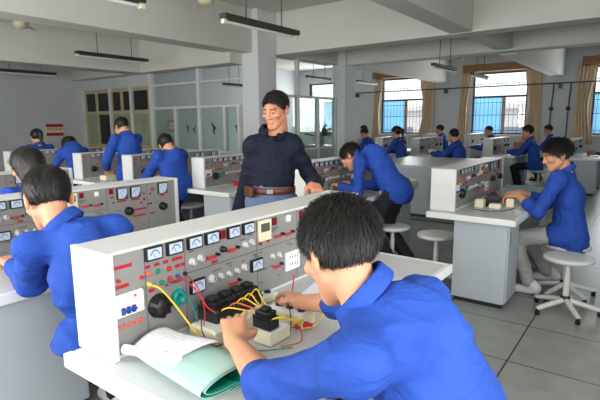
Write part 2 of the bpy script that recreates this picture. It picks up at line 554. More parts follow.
notice('small white and orange notice seen behind the glass partition', 9.74, 10.0, 1.17, 1.52, False)

# ------------------------------------------------------------------ pelmets, curtains, rod and pipes at the window wall
for k, (a, b) in enumerate(WINS[1:]):
    lab = ['brown timber pelmet over the window nearest the second pillar', 'brown timber pelmet over the middle window', 'brown timber pelmet over the rightmost window'][k]
    tag(MB().box((a - 0.30, YF - 0.20, 3.0), (b + 0.30, YF - 0.001, 3.24), 0.01).build('window_pelmet', M['brownwood']), lab, 'pelmet', 'timber pelmets over the windows')

def curtain(label, xo, xi, lean):
    """hanging curtain bunched against the wall side of a window; xo = wall-side edge, xi = window-side edge"""
    nx, nz = 44, 14
    vs = []; fs = []
    z0, z1 = 0.72, 3.0
    for j in range(nz + 1):
        t = j / nz
        z = z1 + (z0 - z1) * t
        sq = 1.0 - 0.28 * math.sin(PI * min(1, t * 1.0)) ** 2
        for i in range(nx + 1):
            u = i / nx
            x = xo + (xi - xo) * u * sq + lean * t * t
            y = YF - 0.13 + 0.035 * math.sin(u * 2 * PI * 5.5 + 0.6 * t) + 0.012 * math.sin(u * 31 + t * 4)
            vs.append((x, y, z))
    for j in range(nz):
        for i in range(nx):
            a = j * (nx + 1) + i
            fs.append((a, a + 1, a + nx + 2, a + nx + 1))
    o = MB().add(vs, fs, 0, True).build('curtain', M['curtain'])
    md = o.modifiers.new('thick', 'SOLIDIFY'); md.thickness = 0.006
    return tag(o, label, 'curtain', 'curtains at the windows')
curtain('beige curtain on the left of the window nearest the second pillar', -8.66, -8.30, -0.12)
curtain('beige curtain on the right of the window nearest the second pillar', -6.36, -6.86, 0.0)
curtain('beige curtain on the left of the middle window', -5.42, -5.02, -0.12)
curtain('beige curtain on the right of the middle window', -2.96, -3.42, 0.0)
curtain('beige curtain on the left of the rightmost window', -2.02, -1.5, 0.0)

t = thing('conduit_rail', 'long grey conduit rail running across the window wall', 'rail', (0, 0, 0))
MB().tube([(-9.6, YF - 0.28, 2.51), (1.4, YF - 0.28, 2.51)], 0.022, 8).build('rail', M['pipe'], t)
for x in (-9.4, -5.92, -2.44, 0.9):
    MB().box((x - 0.03, YF - 0.27, 2.36), (x + 0.03, YF - 0.005, 2.49), 0.004).build('bracket', M['pipe'], t)
for x, lab in ((-2.66, 'left one of the two dark pipes dropping down the wall between windows'), (-2.20, 'right one of the two dark pipes dropping down the wall between windows')):
    t = thing('wall_pipe', lab, 'pipe', (x, YF - 0.10, 0.7), 0, 'dark pipes on the window wall')
    MB().tube([(0, 0, 0.13), (0, 0, 1.0), (0.03, 0, 1.6), (0.05, -0.1, 1.79)], 0.02, 8).build('pipe', M['pipe'], t)
    MB().box((-0.05, -0.045, 1.02), (0.05, 0.095, 1.12), 0.008).build('junction_box', M['plinth'], t)

# ------------------------------------------------------------------ hanging fluorescent lamps
def make_lamp(label, loc, length):
    t = thing('fluorescent_lamp', label, 'lamp', loc, 0, 'hanging fluorescent lamps')
    h = MB()
    h.box((-0.045, 0, 0.03), (0.045, length, 0.085), 0.008)
    h.build('housing', M['lampdark'], t)
    MB().tube([(0, 0.04, 0.008), (0, length - 0.04, 0.008)], 0.016, 10).build('tube', M['tube'], t)
    for y in (0.0, length - 0.045):
        MB().box((-0.022, y, -0.014), (0.022, y + 0.045, 0.03), 0.004).build('lamp_holder', M['cream'], t)
    top = CEIL - loc[2]
    for y in (length * 0.28, length * 0.76):
        MB().tube([(0, y, 0.085), (0, y, top)], 0.007, 6).build('hanging_rod', M['pipe'], t)
    return t
for lab, loc, ln in (
    ('large dark hanging lamp in front of the first pillar, above the teacher', (-3.46, 3.42, 2.385), 1.2),
    ('dark hanging lamp cut by the top edge of the photo', (-3.58, 1.42, 2.39), 1.2),
    ('dark hanging lamp behind the long ceiling beam at upper left', (-8.02, 4.45, 2.57), 1.43),
    ('dark hanging lamp at the far left in front of the plain wall', (-11.1, 4.30, 2.50), 1.35),
    ('hanging lamp left of the middle window, the nearer of the two there', (-3.45, 8.80, 2.41), 1.2),
    ('hanging lamp left of the middle window, the farther of the two there', (-3.50, 11.3, 2.43), 1.2),
    ('dark hanging lamp seen through the glass between the pillars', (-8.15, 11.3, 2.66), 1.25),
    ('hanging lamp beside the curtain right of the second pillar', (-8.05, 14.0, 2.70), 1.4),
    ('small dark hanging lamp seen over the glass partition left of the first pillar', (-9.45, 9.3, 2.41), 0.8)):
    make_lamp(lab, loc, ln)

def make_fan(label, loc, rz):
    t = thing('ceiling_fan', label, 'fan', loc, rz, 'ceiling fans')
    MB().lathe([(0.02, -0.09), (0.09, -0.075), (0.115, -0.03), (0.115, 0.03), (0.06, 0.06), (0.02, 0.065)], 20).build('motor', M['brass'], t)
    top = CEIL - loc[2]
    MB().tube([(0, 0, 0.06), (0, 0, top)], 0.014, 8).build('down_rod', M['fan'], t)
    for k in range(3):
        a = 2 * PI * k / 3
        mt = Matrix.Rotation(a, 4, 'Z') @ Matrix.Rotation(0.2, 4, 'X')
        MB().box((0.10, -0.055, -0.006), (0.62, 0.065, 0.004), 0.003, mtx=mt).build('blade', M['fan'], t)
    return t
make_fan('cream ceiling fan behind the long beam at far left', (-8.05, 3.62, 2.98), 0.3)
make_fan('ceiling fan high up left of the middle window', (-4.40, 13.1, 3.10), 0.9)
make_fan('ceiling fan at the top of the photo above the large lamp', (-5.1, 4.75, 3.10), 0.5)

sbox('trim_14', (-4.6, 6.47, 0.0), (-1.3, 6.53, 0.003), M['plinth'])      # wide dark joint in the floor, laid as a strip
# ------------------------------------------------------------------ outside
struct(MB().box((-60, 17.0, -4.2), (50, 70, -4.0)).build('ground', M['ground']))
t = thing('neighbouring_building', 'pale pinkish building seen through the right-hand window sashes', 'building', (0, 27.0, -4.0))
MB().box((-34, 0, 0), (16, 6, 6.05)).build('facade', M['bldg'], t)
MB().box((-34.3, -0.4, 6.05), (16.3, 6.3, 6.3)).build('cornice', M['bldg'], t)
for k in range(15):
    x = -32.6 + k * 3.2
    MB().box((x, -0.06, 3.2), (x + 1.7, 0.05, 5.1)).build('window', M['bldgwin'], t)
# plant behind the glass
t = thing('potted_plant', 'dark leafy potted plant behind the glass near the second pillar', 'plant', (-8.1, 11.9, 0.75))
MB().lathe([(0.10, 0), (0.13, 0.02), (0.16, 0.26), (0.14, 0.27)], 18).build('pot', M['pot'], t)
lf = MB()
for k in range(46):
    a = random.uniform(0, 2 * PI); e = random.uniform(0.2, 1.4); l = random.uniform(0.18, 0.42)
    d = Vector((math.cos(a) * math.cos(e), math.sin(a) * math.cos(e), math.sin(e)))
    p0 = Vector((0, 0, 0.25)) + d * 0.05; p1 = p0 + d * l; p2 = p1 + Vector((d.x * 0.1, d.y * 0.1, -0.05))
    sd = d.cross(Vector((0, 0, 1))).normalized() * 0.035
    lf.add([p0, p1 - sd, p2, p1 + sd, (p0 + p2) / 2 + Vector((0, 0, 0.012))], [(0, 1, 4), (1, 2, 4), (2, 3, 4), (3, 0, 4)])
lf.build('foliage', M['leaf'], t)
t = thing('low_cabinet', 'grey low cabinet carrying the plant behind the glass', 'cabinet', (-8.6, 11.6, 0))
MB().box((0, 0, 0.05), (1.3, 0.6, 0.75), 0.006).build('cabinet_body', M['cabinet'], t)
MB().box((0.03, 0.03, 0), (1.27, 0.57, 0.05)).build('plinth', M['plinth'], t)
# ================================================================== benches, consoles, stools
DZ = 0.71
def make_bench(label, loc, length=1.60, ped=0.40):
    """desk of a lab bench; local x across (0 .. 0.66), y along"""
    t = thing('lab_bench', label, 'bench', loc, 0, 'lab benches')
    MB().box((0, 0, DZ - 0.028), (0.66, length, DZ), 0.004).build('desktop', M['desk'], t)
    e = MB()
    e.box((-0.004, -0.006, DZ - 0.045), (0.664, 0.022, DZ + 0.0015), 0.004)
    e.box((0.64, -0.006, DZ - 0.045), (0.666, length + 0.006, DZ + 0.0015), 0.004)
    e.box((-0.004, length - 0.02, DZ - 0.045), (0.664, length + 0.006, DZ + 0.0015), 0.004)
    e.build('edge_band', M['deskedge'], t)
    for y0, y1 in ((0.07, ped), (length - 0.40, length - 0.07)):
        MB().box((0.20, y0, 0.035), (0.60, y1, DZ - 0.028), 0.004).build('cabinet', M['cabinet'], t)
        MB().box((0.22, y0 + 0.015, 0.0), (0.58, y1 - 0.015, 0.035)).build('plinth', M['plinth'], t)
        d = MB().box((0.60, y0 + 0.01, 0.05), (0.612, y1 - 0.01, DZ - 0.05), 0.003).build('door', M['cabinet'], t)
        MB().box((0.612, y0 + 0.03, 0.50), (0.622, y0 + 0.045, 0.60), 0.003).build('handle', M['metal'], d)
    MB().box((0.20, ped, 0.06), (0.225, length - 0.40, DZ - 0.028), 0.002).build('back_panel', M['cabinet'], t)
    return t

CL, CD, CH = 1.46, 0.195, 0.337
_me = {}
def cached(key, fn):
    if key not in _me:
        _me[key] = fn()
    return _me[key]

def mpart(name, me, parent, loc=(0, 0, 0), label=None):
    o = bpy.data.objects.new(name, me)
    COL.objects.link(o)
    o.parent = parent
    o.location = loc
    if label: o['label'] = label
    return o

def meter_mesh(w, h):
    def f():
        mb = MB()
        mb.box((0, -w / 2, -h / 2), (0.014, w / 2, h / 2), 0.003)
        return mb.mesh('meter', M['black'])
    return cached(('meter', w, h), f)
def dial_mesh(w, h):
    def f():
        mb = MB()
        iw, ih = w - 0.012, h - 0.012
        mb.box((0.012, -iw / 2, -ih / 2), (0.0152, iw / 2, ih / 2), 0.001)
        # printed scale arc and needle
        for k in range(9):
            a = math.radians(150 - 15 * k)
            cy, cz = math.cos(a) * iw * 0.36, -ih * 0.42 + math.sin(a) * ih * 0.74
            mb.box((0.0152, cy - 0.0015, cz - 0.003), (0.0157, cy + 0.0015, cz + 0.003), 0, 1)
        mb.tube([(0.0158, 0.0, -ih * 0.40), (0.0158, -iw * 0.20, ih * 0.16)], 0.0009, 4, 1)
        if h > 0.06:
            mb.add([(0.0156, iw * 0.5, -ih * 0.5), (0.0156, iw * 0.5, -ih * 0.05), (0.0156, iw * 0.12, -ih * 0.5)], [(0, 1, 2)], 1)
        return mb.mesh('dial_face', [M['dial'], M['seam']])
    return cached(('dial', w, h), f)
def knob_mesh(r, m, key):
    def f():
        mt = frame_mtx((0, 0, 0), (1, 0, 0))
        mb = MB()
        mb.lathe([(r * 1.15, 0), (r * 1.15, 0.003), (r, 0.004), (r * 0.92, 0.016), (r * 0.8, 0.019), (0, 0.019)], 18, 0, mt)
        mb.box((0.017, -r * 0.1, 0.0), (0.0205, r * 0.1, r * 0.8), 0, 1)
        return mb.mesh('knob', [m, M['blackdull']])
    return cached(('knob', r, key), f)
def bigknob_mesh(r):
    def f():
        mt = frame_mtx((0, 0, 0), (1, 0, 0))
        mb = MB()
        prof = [(r, 0), (r, 0.006), (r * 0.85, 0.010), (r * 0.75, 0.03), (r * 0.6, 0.036), (0, 0.036)]
        mb.lathe(prof, 28, 0, mt)
        for k in range(8):
            a = 2 * PI * k / 8
            mb.tube([(0.008, r * 0.9 * math.cos(a), r * 0.9 * math.sin(a)), (0.03, r * 0.76 * math.cos(a), r * 0.76 * math.sin(a))], r * 0.16, 8, 0)
        mb.box((0.033, -r * 0.08, -r * 0.6), (0.040, r * 0.08, r * 0.6), 0.001, 0)
        return mb.mesh('rotary_knob', [M['black']])
    return cached(('big', r), f)
def button_mesh(r, m, key):
    def f():
        mt = frame_mtx((0, 0, 0), (1, 0, 0))
        return MB().lathe([(r, 0), (r, 0.006), (r * 0.75, 0.010), (r * 0.5, 0.012), (0, 0.012)], 14, 0, mt).mesh('button', m)
    return cached(('btn', r, key), f)
def plug_mesh():
    def f():
        mb = MB()
        mb.tube([(0.0, -0.018, 0), (0.013, -0.016, 0.0), (0.016, 0.0, 0.002)], 0.0055, 8, 0)
        mb.tube([(0.015, -0.004, 0.001), (0.015, 0.012, 0.003)], 0.0062, 8, 0)
        mb.tube([(0.0, 0.030, 0.005), (0.016, 0.030, 0.005)], 0.0062, 8, 1)
        return mb.mesh('plug_pair', [M['red'], M['black']])
    return cached('plug', f)

METERS = [(0.166, .304, .064, .046), (0.249, .304, .064, .046), (0.335, .304, .064, .046), (0.416, .304, .064, .046), (0.525, .304, .064, .046),
          (0.607, .304, .064, .046), (0.340, .146, .068, .05), (0.651, .144, .068, .05), (1.03, .282, .072, .072), (1.125, .282, .072, .072), (1.335, .282, .075, .075)]

def make_console(label, loc, lite=False):
    t = thing('control_console', label, 'console', loc, 0, 'bench control consoles')
    def case():
        mb = MB()
        mb.box((0, 0, 0.327), (CD - 0.004, CL, CH), 0.003)
        mb.box((0, 0.02, 0), (0.018, CL - 0.02, 0.325))
        mb.box((0, 0.02, 0), (CD - 0.012, CL - 0.02, 0.012))
        return mb.mesh('case', M['case'])
    mpart('case', cached('case', case), t)
    def endb():
        return MB().box((-0.004, 0, 0), (CD + 0.002, 0.022, CH + 0.001), 0.003).mesh('end_board', M['case'])
    e = cached('endb', endb)
    mpart('end_board', e, t); mpart('end_board', e, t, (0, CL - 0.022, 0))
    def panel():
        mb = MB()
        x = CD - 0.012
        mb.box((x - 0.006, 0.022, 0.012), (x, CL - 0.022, 0.327), 0, 0)
        for u in (0.135, 0.294, 0.662, 0.93, 1.215):
            mb.box((x, u - 0.0015, 0.014), (x + 0.0008, u + 0.0015, 0.323), 0, 1)
        mb.box((x, 0.294, 0.1985), (x + 0.0008, 0.93, 0.2015), 0, 1)
        r = random.Random(5)
        # red label plates and fine grey captions printed on the panel
        for (u, z, w) in ((0.06, .285, .06), (0.05, .225, .05), (0.145, .262, .02), (0.18, .262, .02), (0.215, .262, .02), (0.262, .262, .045), (0.24, .185, .063),
                          (0.155, .182, .022), (0.262, .237, .02), (0.285, .237, .018), (0.43, .21, .03),
                          (1.03, .234, .066), (1.125, .234, .06), (1.26, .285, .03), (1.335, .234, .035), (1.24, .255, .02), (1.17, .205, .02), (1.16, .165, .09), (1.15, .125, .10), (1.25, .125, .04), (0.965, .265, .02)):
            mb.box((x, u - w / 2, z - 0.0055), (x + 0.001, u + w / 2, z + 0.0055), 0, 2)
        for k in range(46):
            u = r.uniform(0.31, 1.40); z = r.choice((0.262, 0.272, 0.186, 0.176, 0.112, 0.06)); w = r.uniform(0.015, 0.03)
            mb.box((x, u - w / 2, z - 0.0025), (x + 0.0007, u + w / 2, z + 0.0025), 0, 1)
        return mb.mesh('front_panel', [M['panel'], M['seam'], M['redlabel']])
    mpart('front_panel', cached('panel', panel), t)
    X = CD - 0.012
    for (u, z, w, h) in METERS:
        m = mpart('meter', meter_mesh(w, h), t, (X, u, z))
        mpart('dial_face', dial_mesh(w, h), m)
    for (u, z) in ((0.177, .125), (1.07, .165), (1.33, .160)):
        mpart('rotary_knob', bigknob_mesh(0.040 if u < 1 else 0.027), t, (X, u, z))
    if lite:
        return t
    mpart('red_display', cached('rd', lambda: MB().box((0, -0.013, -0.016), (0.008, 0.013, 0.016), 0.002).mesh('red_display', M['darkred'])), t, (X, 0.472, 0.304))
    for u in (0.77, 0.958):
        mpart('red_display', _me['rd'], t, (X, u, 0.302))
    def lcdf(): return MB().box((0, -0.039, -0.043), (0.012, 0.039, 0.043), 0.003).mesh('timer_unit', M['cream'])
    l = mpart('timer_unit', cached('lcd', lcdf), t, (X, 0.703, 0.277))
    mpart('lcd_screen', cached('lcds', lambda: MB().box((0.011, -0.027, -0.005), (0.0135, 0.027, 0.030), 0.001).mesh('lcd_screen', M['lcd'])), l)
    def brk(): return MB().box((0, -0.05, -0.036), (0.010, 0.05, 0.036), 0.003).mesh('breaker_unit', M['outlet'])
    b = mpart('breaker_unit', cached('brk', brk), t, (X, 0.070, 0.167))
    def lev():
        mb = MB(); mb.box((0.009, -0.0065, -0.012), (0.016, 0.0065, 0.010), 0.001); mb.box((0.015, -0.005, -0.002), (0.026, 0.005, 0.006), 0.002)
        return mb.mesh('breaker_lever', M['blue'])
    for k in range(3):
        mpart('breaker_lever', cached('lev', lev), b, (0, -0.026 + 0.018 * k, -0.016))
    mpart('lamp_dot', cached('dot', lambda: MB().lathe([(0.005, 0), (0.004, 0.004), (0, 0.005)], 10, 0, frame_mtx((0.010, 0.018, 0.022), (1, 0, 0))).mesh('lamp_dot', M['orange'])), b)
    def tealf():
        mt = frame_mtx((0, 0, 0), (1, 0, 0))
        return MB().lathe([(0.030, 0), (0.030, 0.008), (0.024, 0.018), (0.016, 0.019), (0.013, 0.010), (0, 0.010)], 22, 0, mt).mesh('teal_socket', M['teal'])
    mpart('teal_socket', cached('teal', tealf), t, (X, 0.256, 0.127))
    for (u, z, r_, k) in ((.145, .241, .0085, 'orange'), (.180, .239, .008, 'green'), (.225, .237, .008, 'red'), (.145, .206, .0085, 'yellow'), (.193, .199, .008, 'green'),
                          (.226, .203, .008, 'red'), (.258, .203, .007, 'blue'), (.290, .203, .007, 'black'), (.12, .235, .006, 'red'), (.12, .2, .005, 'green'), (.04, .245, .006, 'red'),
                          (.68, .225, .007, 'red'), (.73, .228, .007, 'red'), (.97, .232, .006, 'green'), (1.19, .262, .006, 'red'), (1.19, .225, .006, 'black'), (1.22, .19, .006, 'red'), (1.24, .19, .006, 'black'),
                          (.03, .10, .006, 'orange'), (.05, .10, .006, 'orange'), (.07, .10, .006, 'orange'), (.09, .10, .006, 'orange'), (.11, .10, .006, 'orange')):
        mpart('terminal', button_mesh(r_, M[k], k), t, (X, u, z))
    for (u, z, r_) in ((.325, .236, .012), (.362, .240, .012), (.591, .240, .012), (.629, .242, .012), (.411, .150, .015), (.455, .150, .010), (.497, .147, .010), (.540, .148, .010), (.582, .150, .013), (.80, .15, .012), (.755, .155, .010)):
        mpart('knob', knob_mesh(r_, M['knob'], 'g'), t, (X, u, z))
    mpart('knob', knob_mesh(0.011, M['black'], 'b'), t, (X, 0.470, 0.249))
    for (u, z) in ((.41, .232), (.515, .236), (.79, .235), (.78, .105), (.86, .232), (.52, .105)):
        mpart('plug_pair', plug_mesh(), t, (X, u, z))
    def outl():
        mb = MB(); mb.box((0, -0.05, -0.042), (0.014, 0.05, 0.042), 0.004, 0)
        for (y, z) in ((-0.025, 0.018), (-0.008, 0.018), (0.012, 0.018), (0.028, 0.018), (-0.025, -0.015), (-0.008, -0.015), (0.012, -0.015), (0.028, -0.015)):
            mb.box((0.014, y - 0.002, z - 0.007), (0.0145, y + 0.002, z + 0.007), 0, 1)
        return mb.mesh('outlet', [M['outlet'], M['blackdull']])
    mpart('outlet', cached('outl', outl), t, (X, 0.885, 0.108))
    mpart('white_switch', cached('wsw', lambda: MB().box((0, -0.012, -0.014), (0.012, 0.012, 0.014), 0.003).mesh('white_switch', M['outlet'])), t, (X, 0.862, 0.300))
    return t

def make_stool(label, loc, rz=0.0):
    t = thing('lab_stool', label, 'stool', loc, rz, 'white lab stools')
    MB().lathe([(0.02, 0.395), (0.15, 0.397), (0.166, 0.405), (0.170, 0.418), (0.164, 0.430), (0.14, 0.434), (0, 0.432)], 32).build('seat', M['stool'], t)
    MB().lathe([(0.022, 0.10), (0.022, 0.30), (0.018, 0.31), (0.018, 0.397)], 16).build('post', M['stool'], t)
    MB().lathe([(0.030, 0.075), (0.034, 0.085), (0.034, 0.12), (0.027, 0.13)], 16).build('hub', M['black'], t)
    for k in range(5):
        a = 2 * PI * k / 5 + 0.2
        c, s = math.cos(a), math.sin(a)
        lg = MB().tube([(0.02 * c, 0.02 * s, 0.095), (0.20 * c, 0.20 * s, 0.055), (0.235 * c, 0.235 * s, 0.045)], [0.022, 0.018, 0.016], 10).build('leg', M['stool'], t)
        MB().lathe([(0.016, 0.0), (0.018, 0.004), (0.015, 0.045)], 12, 0, Matrix.Translation((0.228 * c, 0.228 * s, 0))).build('foot_cap', M['black'], lg)
    return t

# desk corner (x, y) and console start y for every bench
BENCHES = [
    # key, x, ydesk, label_desk, label_console, lite
    ('A0', -1.43, 0.68, 'white topped lab bench in the foreground where the nearest student works', 'nearest grey control console with white casing, in front of the foreground student', False),
    ('B0', -2.82, 0.56, 'white topped lab bench at the left where the student in blue leans in', 'grey control console behind the foreground bench, in front of the left student', False),
    ('C0', -4.22, 0.56, 'lab bench at the far left edge behind the left student, mostly hidden', 'control console at the left edge, beside the dark haired girl', True),
    ('A1', -1.42, 3.60, 'white topped lab bench in front of the student sitting at the right', 'control console with tall white end board, on the right bench', False),
    ('B1', -2.80, 3.52, 'lab bench under the student bending over behind the foreground console', 'dark lit control console in front of the bending student beside the teacher', False),
    ('C1', -4.12, 3.43, 'lab bench left of the teacher with a white end cabinet', 'control console with white end board directly left of the teacher', False),
    ('D1', -5.22, 3.28, 'lab bench behind the student in blue bent to the left of the teacher', 'control console whose white end board stands between the standing and the bent student', True),
    ('E1', -6.15, 3.16, 'lab bench in front of the standing student at left', 'control console with white end board left of the standing student', True),
    ('G1', -7.50, 2.86, 'lab bench nearest the left wall', 'control console at the far left in front of the long-haired girl', True),
    ('C2', -4.40, 10.0, 'lab bench at the back with a seated student seen from behind', 'pale control console at the back left of the student seen from behind', True),
    ('D2', -5.50, 10.4, 'back lab bench right of the second pillar', 'pale control console at the back in front of the woman with tied hair', True),
    ('B2', -2.95, 10.45, 'back lab bench below the middle window', 'pale control console below the middle window right of the seated back', True),
    ('A3', -1.46, 10.40, 'back lab bench at the right edge of the photo with a pale end cabinet', 'control console at the right edge behind the head of the right student', True),
    ('C3', -4.50, 14.0, 'farthest lab bench below the middle window', 'farthest control console, below the left half of the middle window', True),
    ('D3', -5.75, 13.9, 'farthest lab bench below the window nearest the second pillar', 'farthest control console, below the curtain left of the middle window', True),
]
proto_b = proto_c = proto_l = None
BN = {}
for (key, x, y, lb, lc, lite) in BENCHES:
    if proto_b is None:
        b = proto_b = make_bench(lb, (x, y, 0), 1.62)
    elif key == 'B0':
        b = make_bench(lb, (x, y, 0), 1.62, 0.60)
    else:
        b = dup(proto_b, (x, y, 0), lb)
    cy = y + (0.05 if key == 'A0' else 0.10)
    if lite:
        if proto_l is None:
            c = proto_l = make_console(lc, (x - 0.008, cy, DZ + 0.001), True)
        else:
            c = dup(proto_l, (x - 0.008, cy, DZ + 0.001), lc)
    else:
        if proto_c is None:
            c = proto_c = make_console(lc, (x - 0.008, cy, DZ + 0.001), False)
        else:
            c = dup(proto_c, (x - 0.008, cy, DZ + 0.001), lc)
    BN[key] = (b, c)

# long plain counter between the bending student and the right bench
t = thing('grey_counter', 'long plain grey counter with pale top between the bending student and the right console', 'counter', (-3.7, 6.72, 0))
MB().box((-0.02, -0.03, 0.735), (1.62, 1.75, 0.775), 0.004).build('counter_top', M['desk'], t)
MB().box((0, -0.01, 0.62), (1.60, 1.70, 0.735), 0.003).build('apron', M['cabinet'], t)
MB().box((0.02, 0.01, 0.04), (1.58, 1.68, 0.62), 0.003).build('body', M['cabinet'], t)
MB().box((0.04, 0.03, 0), (1.56, 1.66, 0.04)).build('plinth', M['plinth'], t)
sm = MB()
for x in (0.53, 1.06):
    sm.box((x - 0.002, 0.008, 0.05), (x + 0.002, 0.0105, 0.61))
sm.build('panel_seam', M['seam'], t)

STOOLS = [
    ('white round stool in front of the right student, its whole seat visible', (-0.44, 3.90, 0)),
    ('white stool under the right student, only its post and feet showing behind the empty stool', (-0.50, 4.30, 0)),
    ('white stool beside the legs of the bending student', (-1.97, 4.14, 0)),
    ('white stool half hidden behind the cabinet of the right bench', (-1.50, 4.05, 0)),
    ('white stool left of the teacher under the edge of the desk', (-4.56, 3.86, 0)),
    ('white stool under the student facing left at the back', (-1.83, 10.45, 0)),
    ('white stool under the foreground student', (-0.20, 0.95, 0)),
    ('white stool under the left student', (-1.60, 1.14, 0)),
]
ps = None
for k, (lab, loc) in enumerate(STOOLS):
    if ps is None: ps = make_stool(lab, loc)
    else: dup(ps, loc, lab, rz=0.3 * k)

# ------------------------------------------------------------------ what lies on the benches
def contactor(label, loc, rz=0.0, group='black contactors on the benches', k=1.25):
    t = thing('contactor', label, 'contactor', loc, rz, group)
    def bx(mb, lo, hi, b): return mb.box(tuple(v * k for v in lo), tuple(v * k for v in hi), b)
    base_ = bx(MB(), (-0.036, -0.0225, 0), (0.036, 0.0225, 0.030), 0.003)
    bx(MB(), (-0.028, -0.021, 0.030), (0.028, 0.021, 0.056), 0.004).build('coil_housing', M['black'], t)
    bx(MB(), (-0.014, -0.014, 0.056), (0.014, 0.014, 0.066), 0.003).build('plunger', M['blackdull'], t)
    f_ = base_
    for x in (-0.032, 0.032):
        for y in (-0.019, -0.007, 0.007, 0.019):
            bx(f_, (x - 0.006, y - 0.0015, 0.029), (x + 0.006, y + 0.0015, 0.040), 0)
    f_.build('base', M['blackdull'], t)
    s = MB()
    for x in (-0.031, 0.031):
        for y in (-0.013, 0, 0.013):
            s.lathe([(0.004 * k, 0), (0.004 * k, 0.004 * k), (0, 0.0045 * k)], 8, 0, Matrix.Translation((x * k, y * k, 0.0295 * k)))
    s.build('terminal_screws', M['metal'], t)
    return t

def block_base(label, loc, size, rz=0.0, group='cream mounting blocks'):
    t = thing('mounting_block', label, 'mounting block', loc, rz, group)
    MB().box((-size[0] / 2, -size[1] / 2, 0), (size[0] / 2, size[1] / 2, size[2]), 0.005).build('body', M['cream'], t)
    MB().box((-size[0] / 2 + 0.006, -size[1] / 2 + 0.006, size[2]), (size[0] / 2 - 0.006, size[1] / 2 - 0.006, size[2] + 0.003), 0.001).build('top_plate', M['outlet'], t)
    return t

Z0 = DZ + 0.002
block_base('long cream block under the row of black contactors by the left hand', (-1.135, 1.115, Z0), (0.125, 0.265, 0.045))
for k, y in enumerate((1.055, 1.112, 1.169, 1.224)):
    lab = ['nearest', 'second nearest', 'third', 'farthest'][k] + ' of the four black contactors in a row on the long cream block'
    contactor(lab, (-1.158, y, Z0 + 0.049), 0)
block_base('short cream block with a single black contactor right of the left hand', (-0.965, 1.135, Z0), (0.075, 0.105, 0.040))
contactor('single black contactor on the short cream block right of the left hand', (-0.978, 1.120, Z0 + 0.044), 0, k=1.05)
t = block_base('cream switch box with dark push buttons under the right hand', (-1.005, 1.285, Z0), (0.165, 0.085, 0.046))
def pbtn(parent, x, y, z):
    return MB().lathe([(0.014, 0), (0.014, 0.005), (0.010, 0.009), (0, 0.010)], 14, 0, Matrix.Translation((x, y, z))).build('push_button', M['black'], parent)
for x in (-0.05, 0.0, 0.05): pbtn(t, x, 0.0, 0.049)
t = block_base('flat cream terminal block between contactors and console', (-1.215, 1.385, Z0), (0.07, 0.11, 0.024))
for y in (-0.03, 0.02): pbtn(t, 0.0, y, 0.027)

def wire(label, pts, m, r=0.0022):
    # smooth through the points
    P = [Vector(p) for p in pts]
    out = []
    for i in range(len(P) - 1):
        p0 = P[max(i - 1, 0)]; p1 = P[i]; p2 = P[i + 1]; p3 = P[min(i + 2, len(P) - 1)]
        for k in range(7):
            u = k / 7
            out.append(0.5 * ((2 * p1) + (p2 - p0) * u + (2 * p0 - 5 * p1 + 4 * p2 - p3) * u * u + (3 * p1 - p0 - 3 * p2 + p3) * u ** 3))
    out.append(P[-1])
    return tag(MB().tube(out, r, 7).build('wire', m), label, 'wire', 'loose wires on the foreground bench')
XP = -1.243
wire('thick yellow wire from the console curving down over the desk', [(XP, 0.875, 0.916), (-1.215, 0.888, 0.907), (-1.198, 0.925, 0.85), (-1.165, 0.958, 0.775), (-1.130, 0.968, 0.735), (-1.09, 0.965, 0.722)], M['yellow'], 0.0032)
wire('teal wire from the green terminal to the first contactor', [(XP, 0.923, 0.909), (-1.20, 0.94, 0.90), (-1.18, 0.985, 0.83), (-1.185, 1.01, 0.75), (-1.17, 1.025, 0.72)], M['teal'], 0.0026)
wire('red wire from the console label row to the near contactor', [(XP, 0.988, 0.911), (-1.20, 0.99, 0.90), (-1.17, 1.01, 0.86), (-1.15, 1.02, 0.82), (-1.115, 1.03, 0.80)], M['red'], 0.0026)
wire('pink wire hanging between console and near contactor', [(XP, 1.02, 0.91), (-1.20, 1.03, 0.87), (-1.16, 1.02, 0.80), (-1.13, 0.985, 0.74), (-1.075, 0.975, 0.72)], M['red'], 0.002)
wire('dark wire drooping in front of the long cream block', [(-1.15, 0.998, 0.80), (-1.12, 0.97, 0.76), (-1.08, 0.97, 0.72), (-1.06, 1.0, 0.718)], M['blackdull'], 0.002)
for k in range(5):
    y0 = 1.05 + 0.035 * k; y1 = 1.115 + 0.012 * k
    wire('yellow wire looping from the contactor row to the single contactor, ' + ['nearest loop', 'second loop', 'middle loop', 'fourth loop', 'farthest loop'][k],
         [(-1.122, y0, 0.797), (-1.09, y0 + 0.01, 0.815 + 0.006 * k), (-1.04, (y0 + y1) / 2, 0.812 + 0.004 * (k % 3)), (-0.998, y1, 0.80)], M['yellow'] if k != 1 else M['orange'], 0.0026)
for k in range(4):
    y0 = 1.11 + 0.012 * k
    wire('yellow wire from the single contactor to the red plug, ' + ['lowest strand', 'second strand', 'third strand', 'topmost strand'][k],
         [(-0.942, y0, 0.795), (-0.91, y0 + 0.02, 0.80 - 0.006 * k), (-0.90, 1.19 + 0.01 * k, 0.765), (-0.922, 1.228, 0.735)], M['yellow'], 0.0025)
wire('yellow wire arching from the switch box towards the right sleeve', [(-0.955, 1.285, 0.772), (-0.915, 1.31, 0.80), (-0.88, 1.33, 0.78), (-0.89, 1.28, 0.728), (-0.92, 1.25, 0.718)], M['yellow'], 0.0025)
wire('thin red wire in front of the switch box', [(-0.925, 1.235, 0.728), (-0.89, 1.20, 0.722), (-0.87, 1.16, 0.716), (-0.90, 1.10, 0.716)], M['red'], 0.002)
wire('thin dark wire crossing the switch box', [(-1.02, 1.285, 0.774), (-0.985, 1.25, 0.79), (-0.955, 1.225, 0.75), (-0.94, 1.20, 0.718)], M['blackdull'], 0.002)
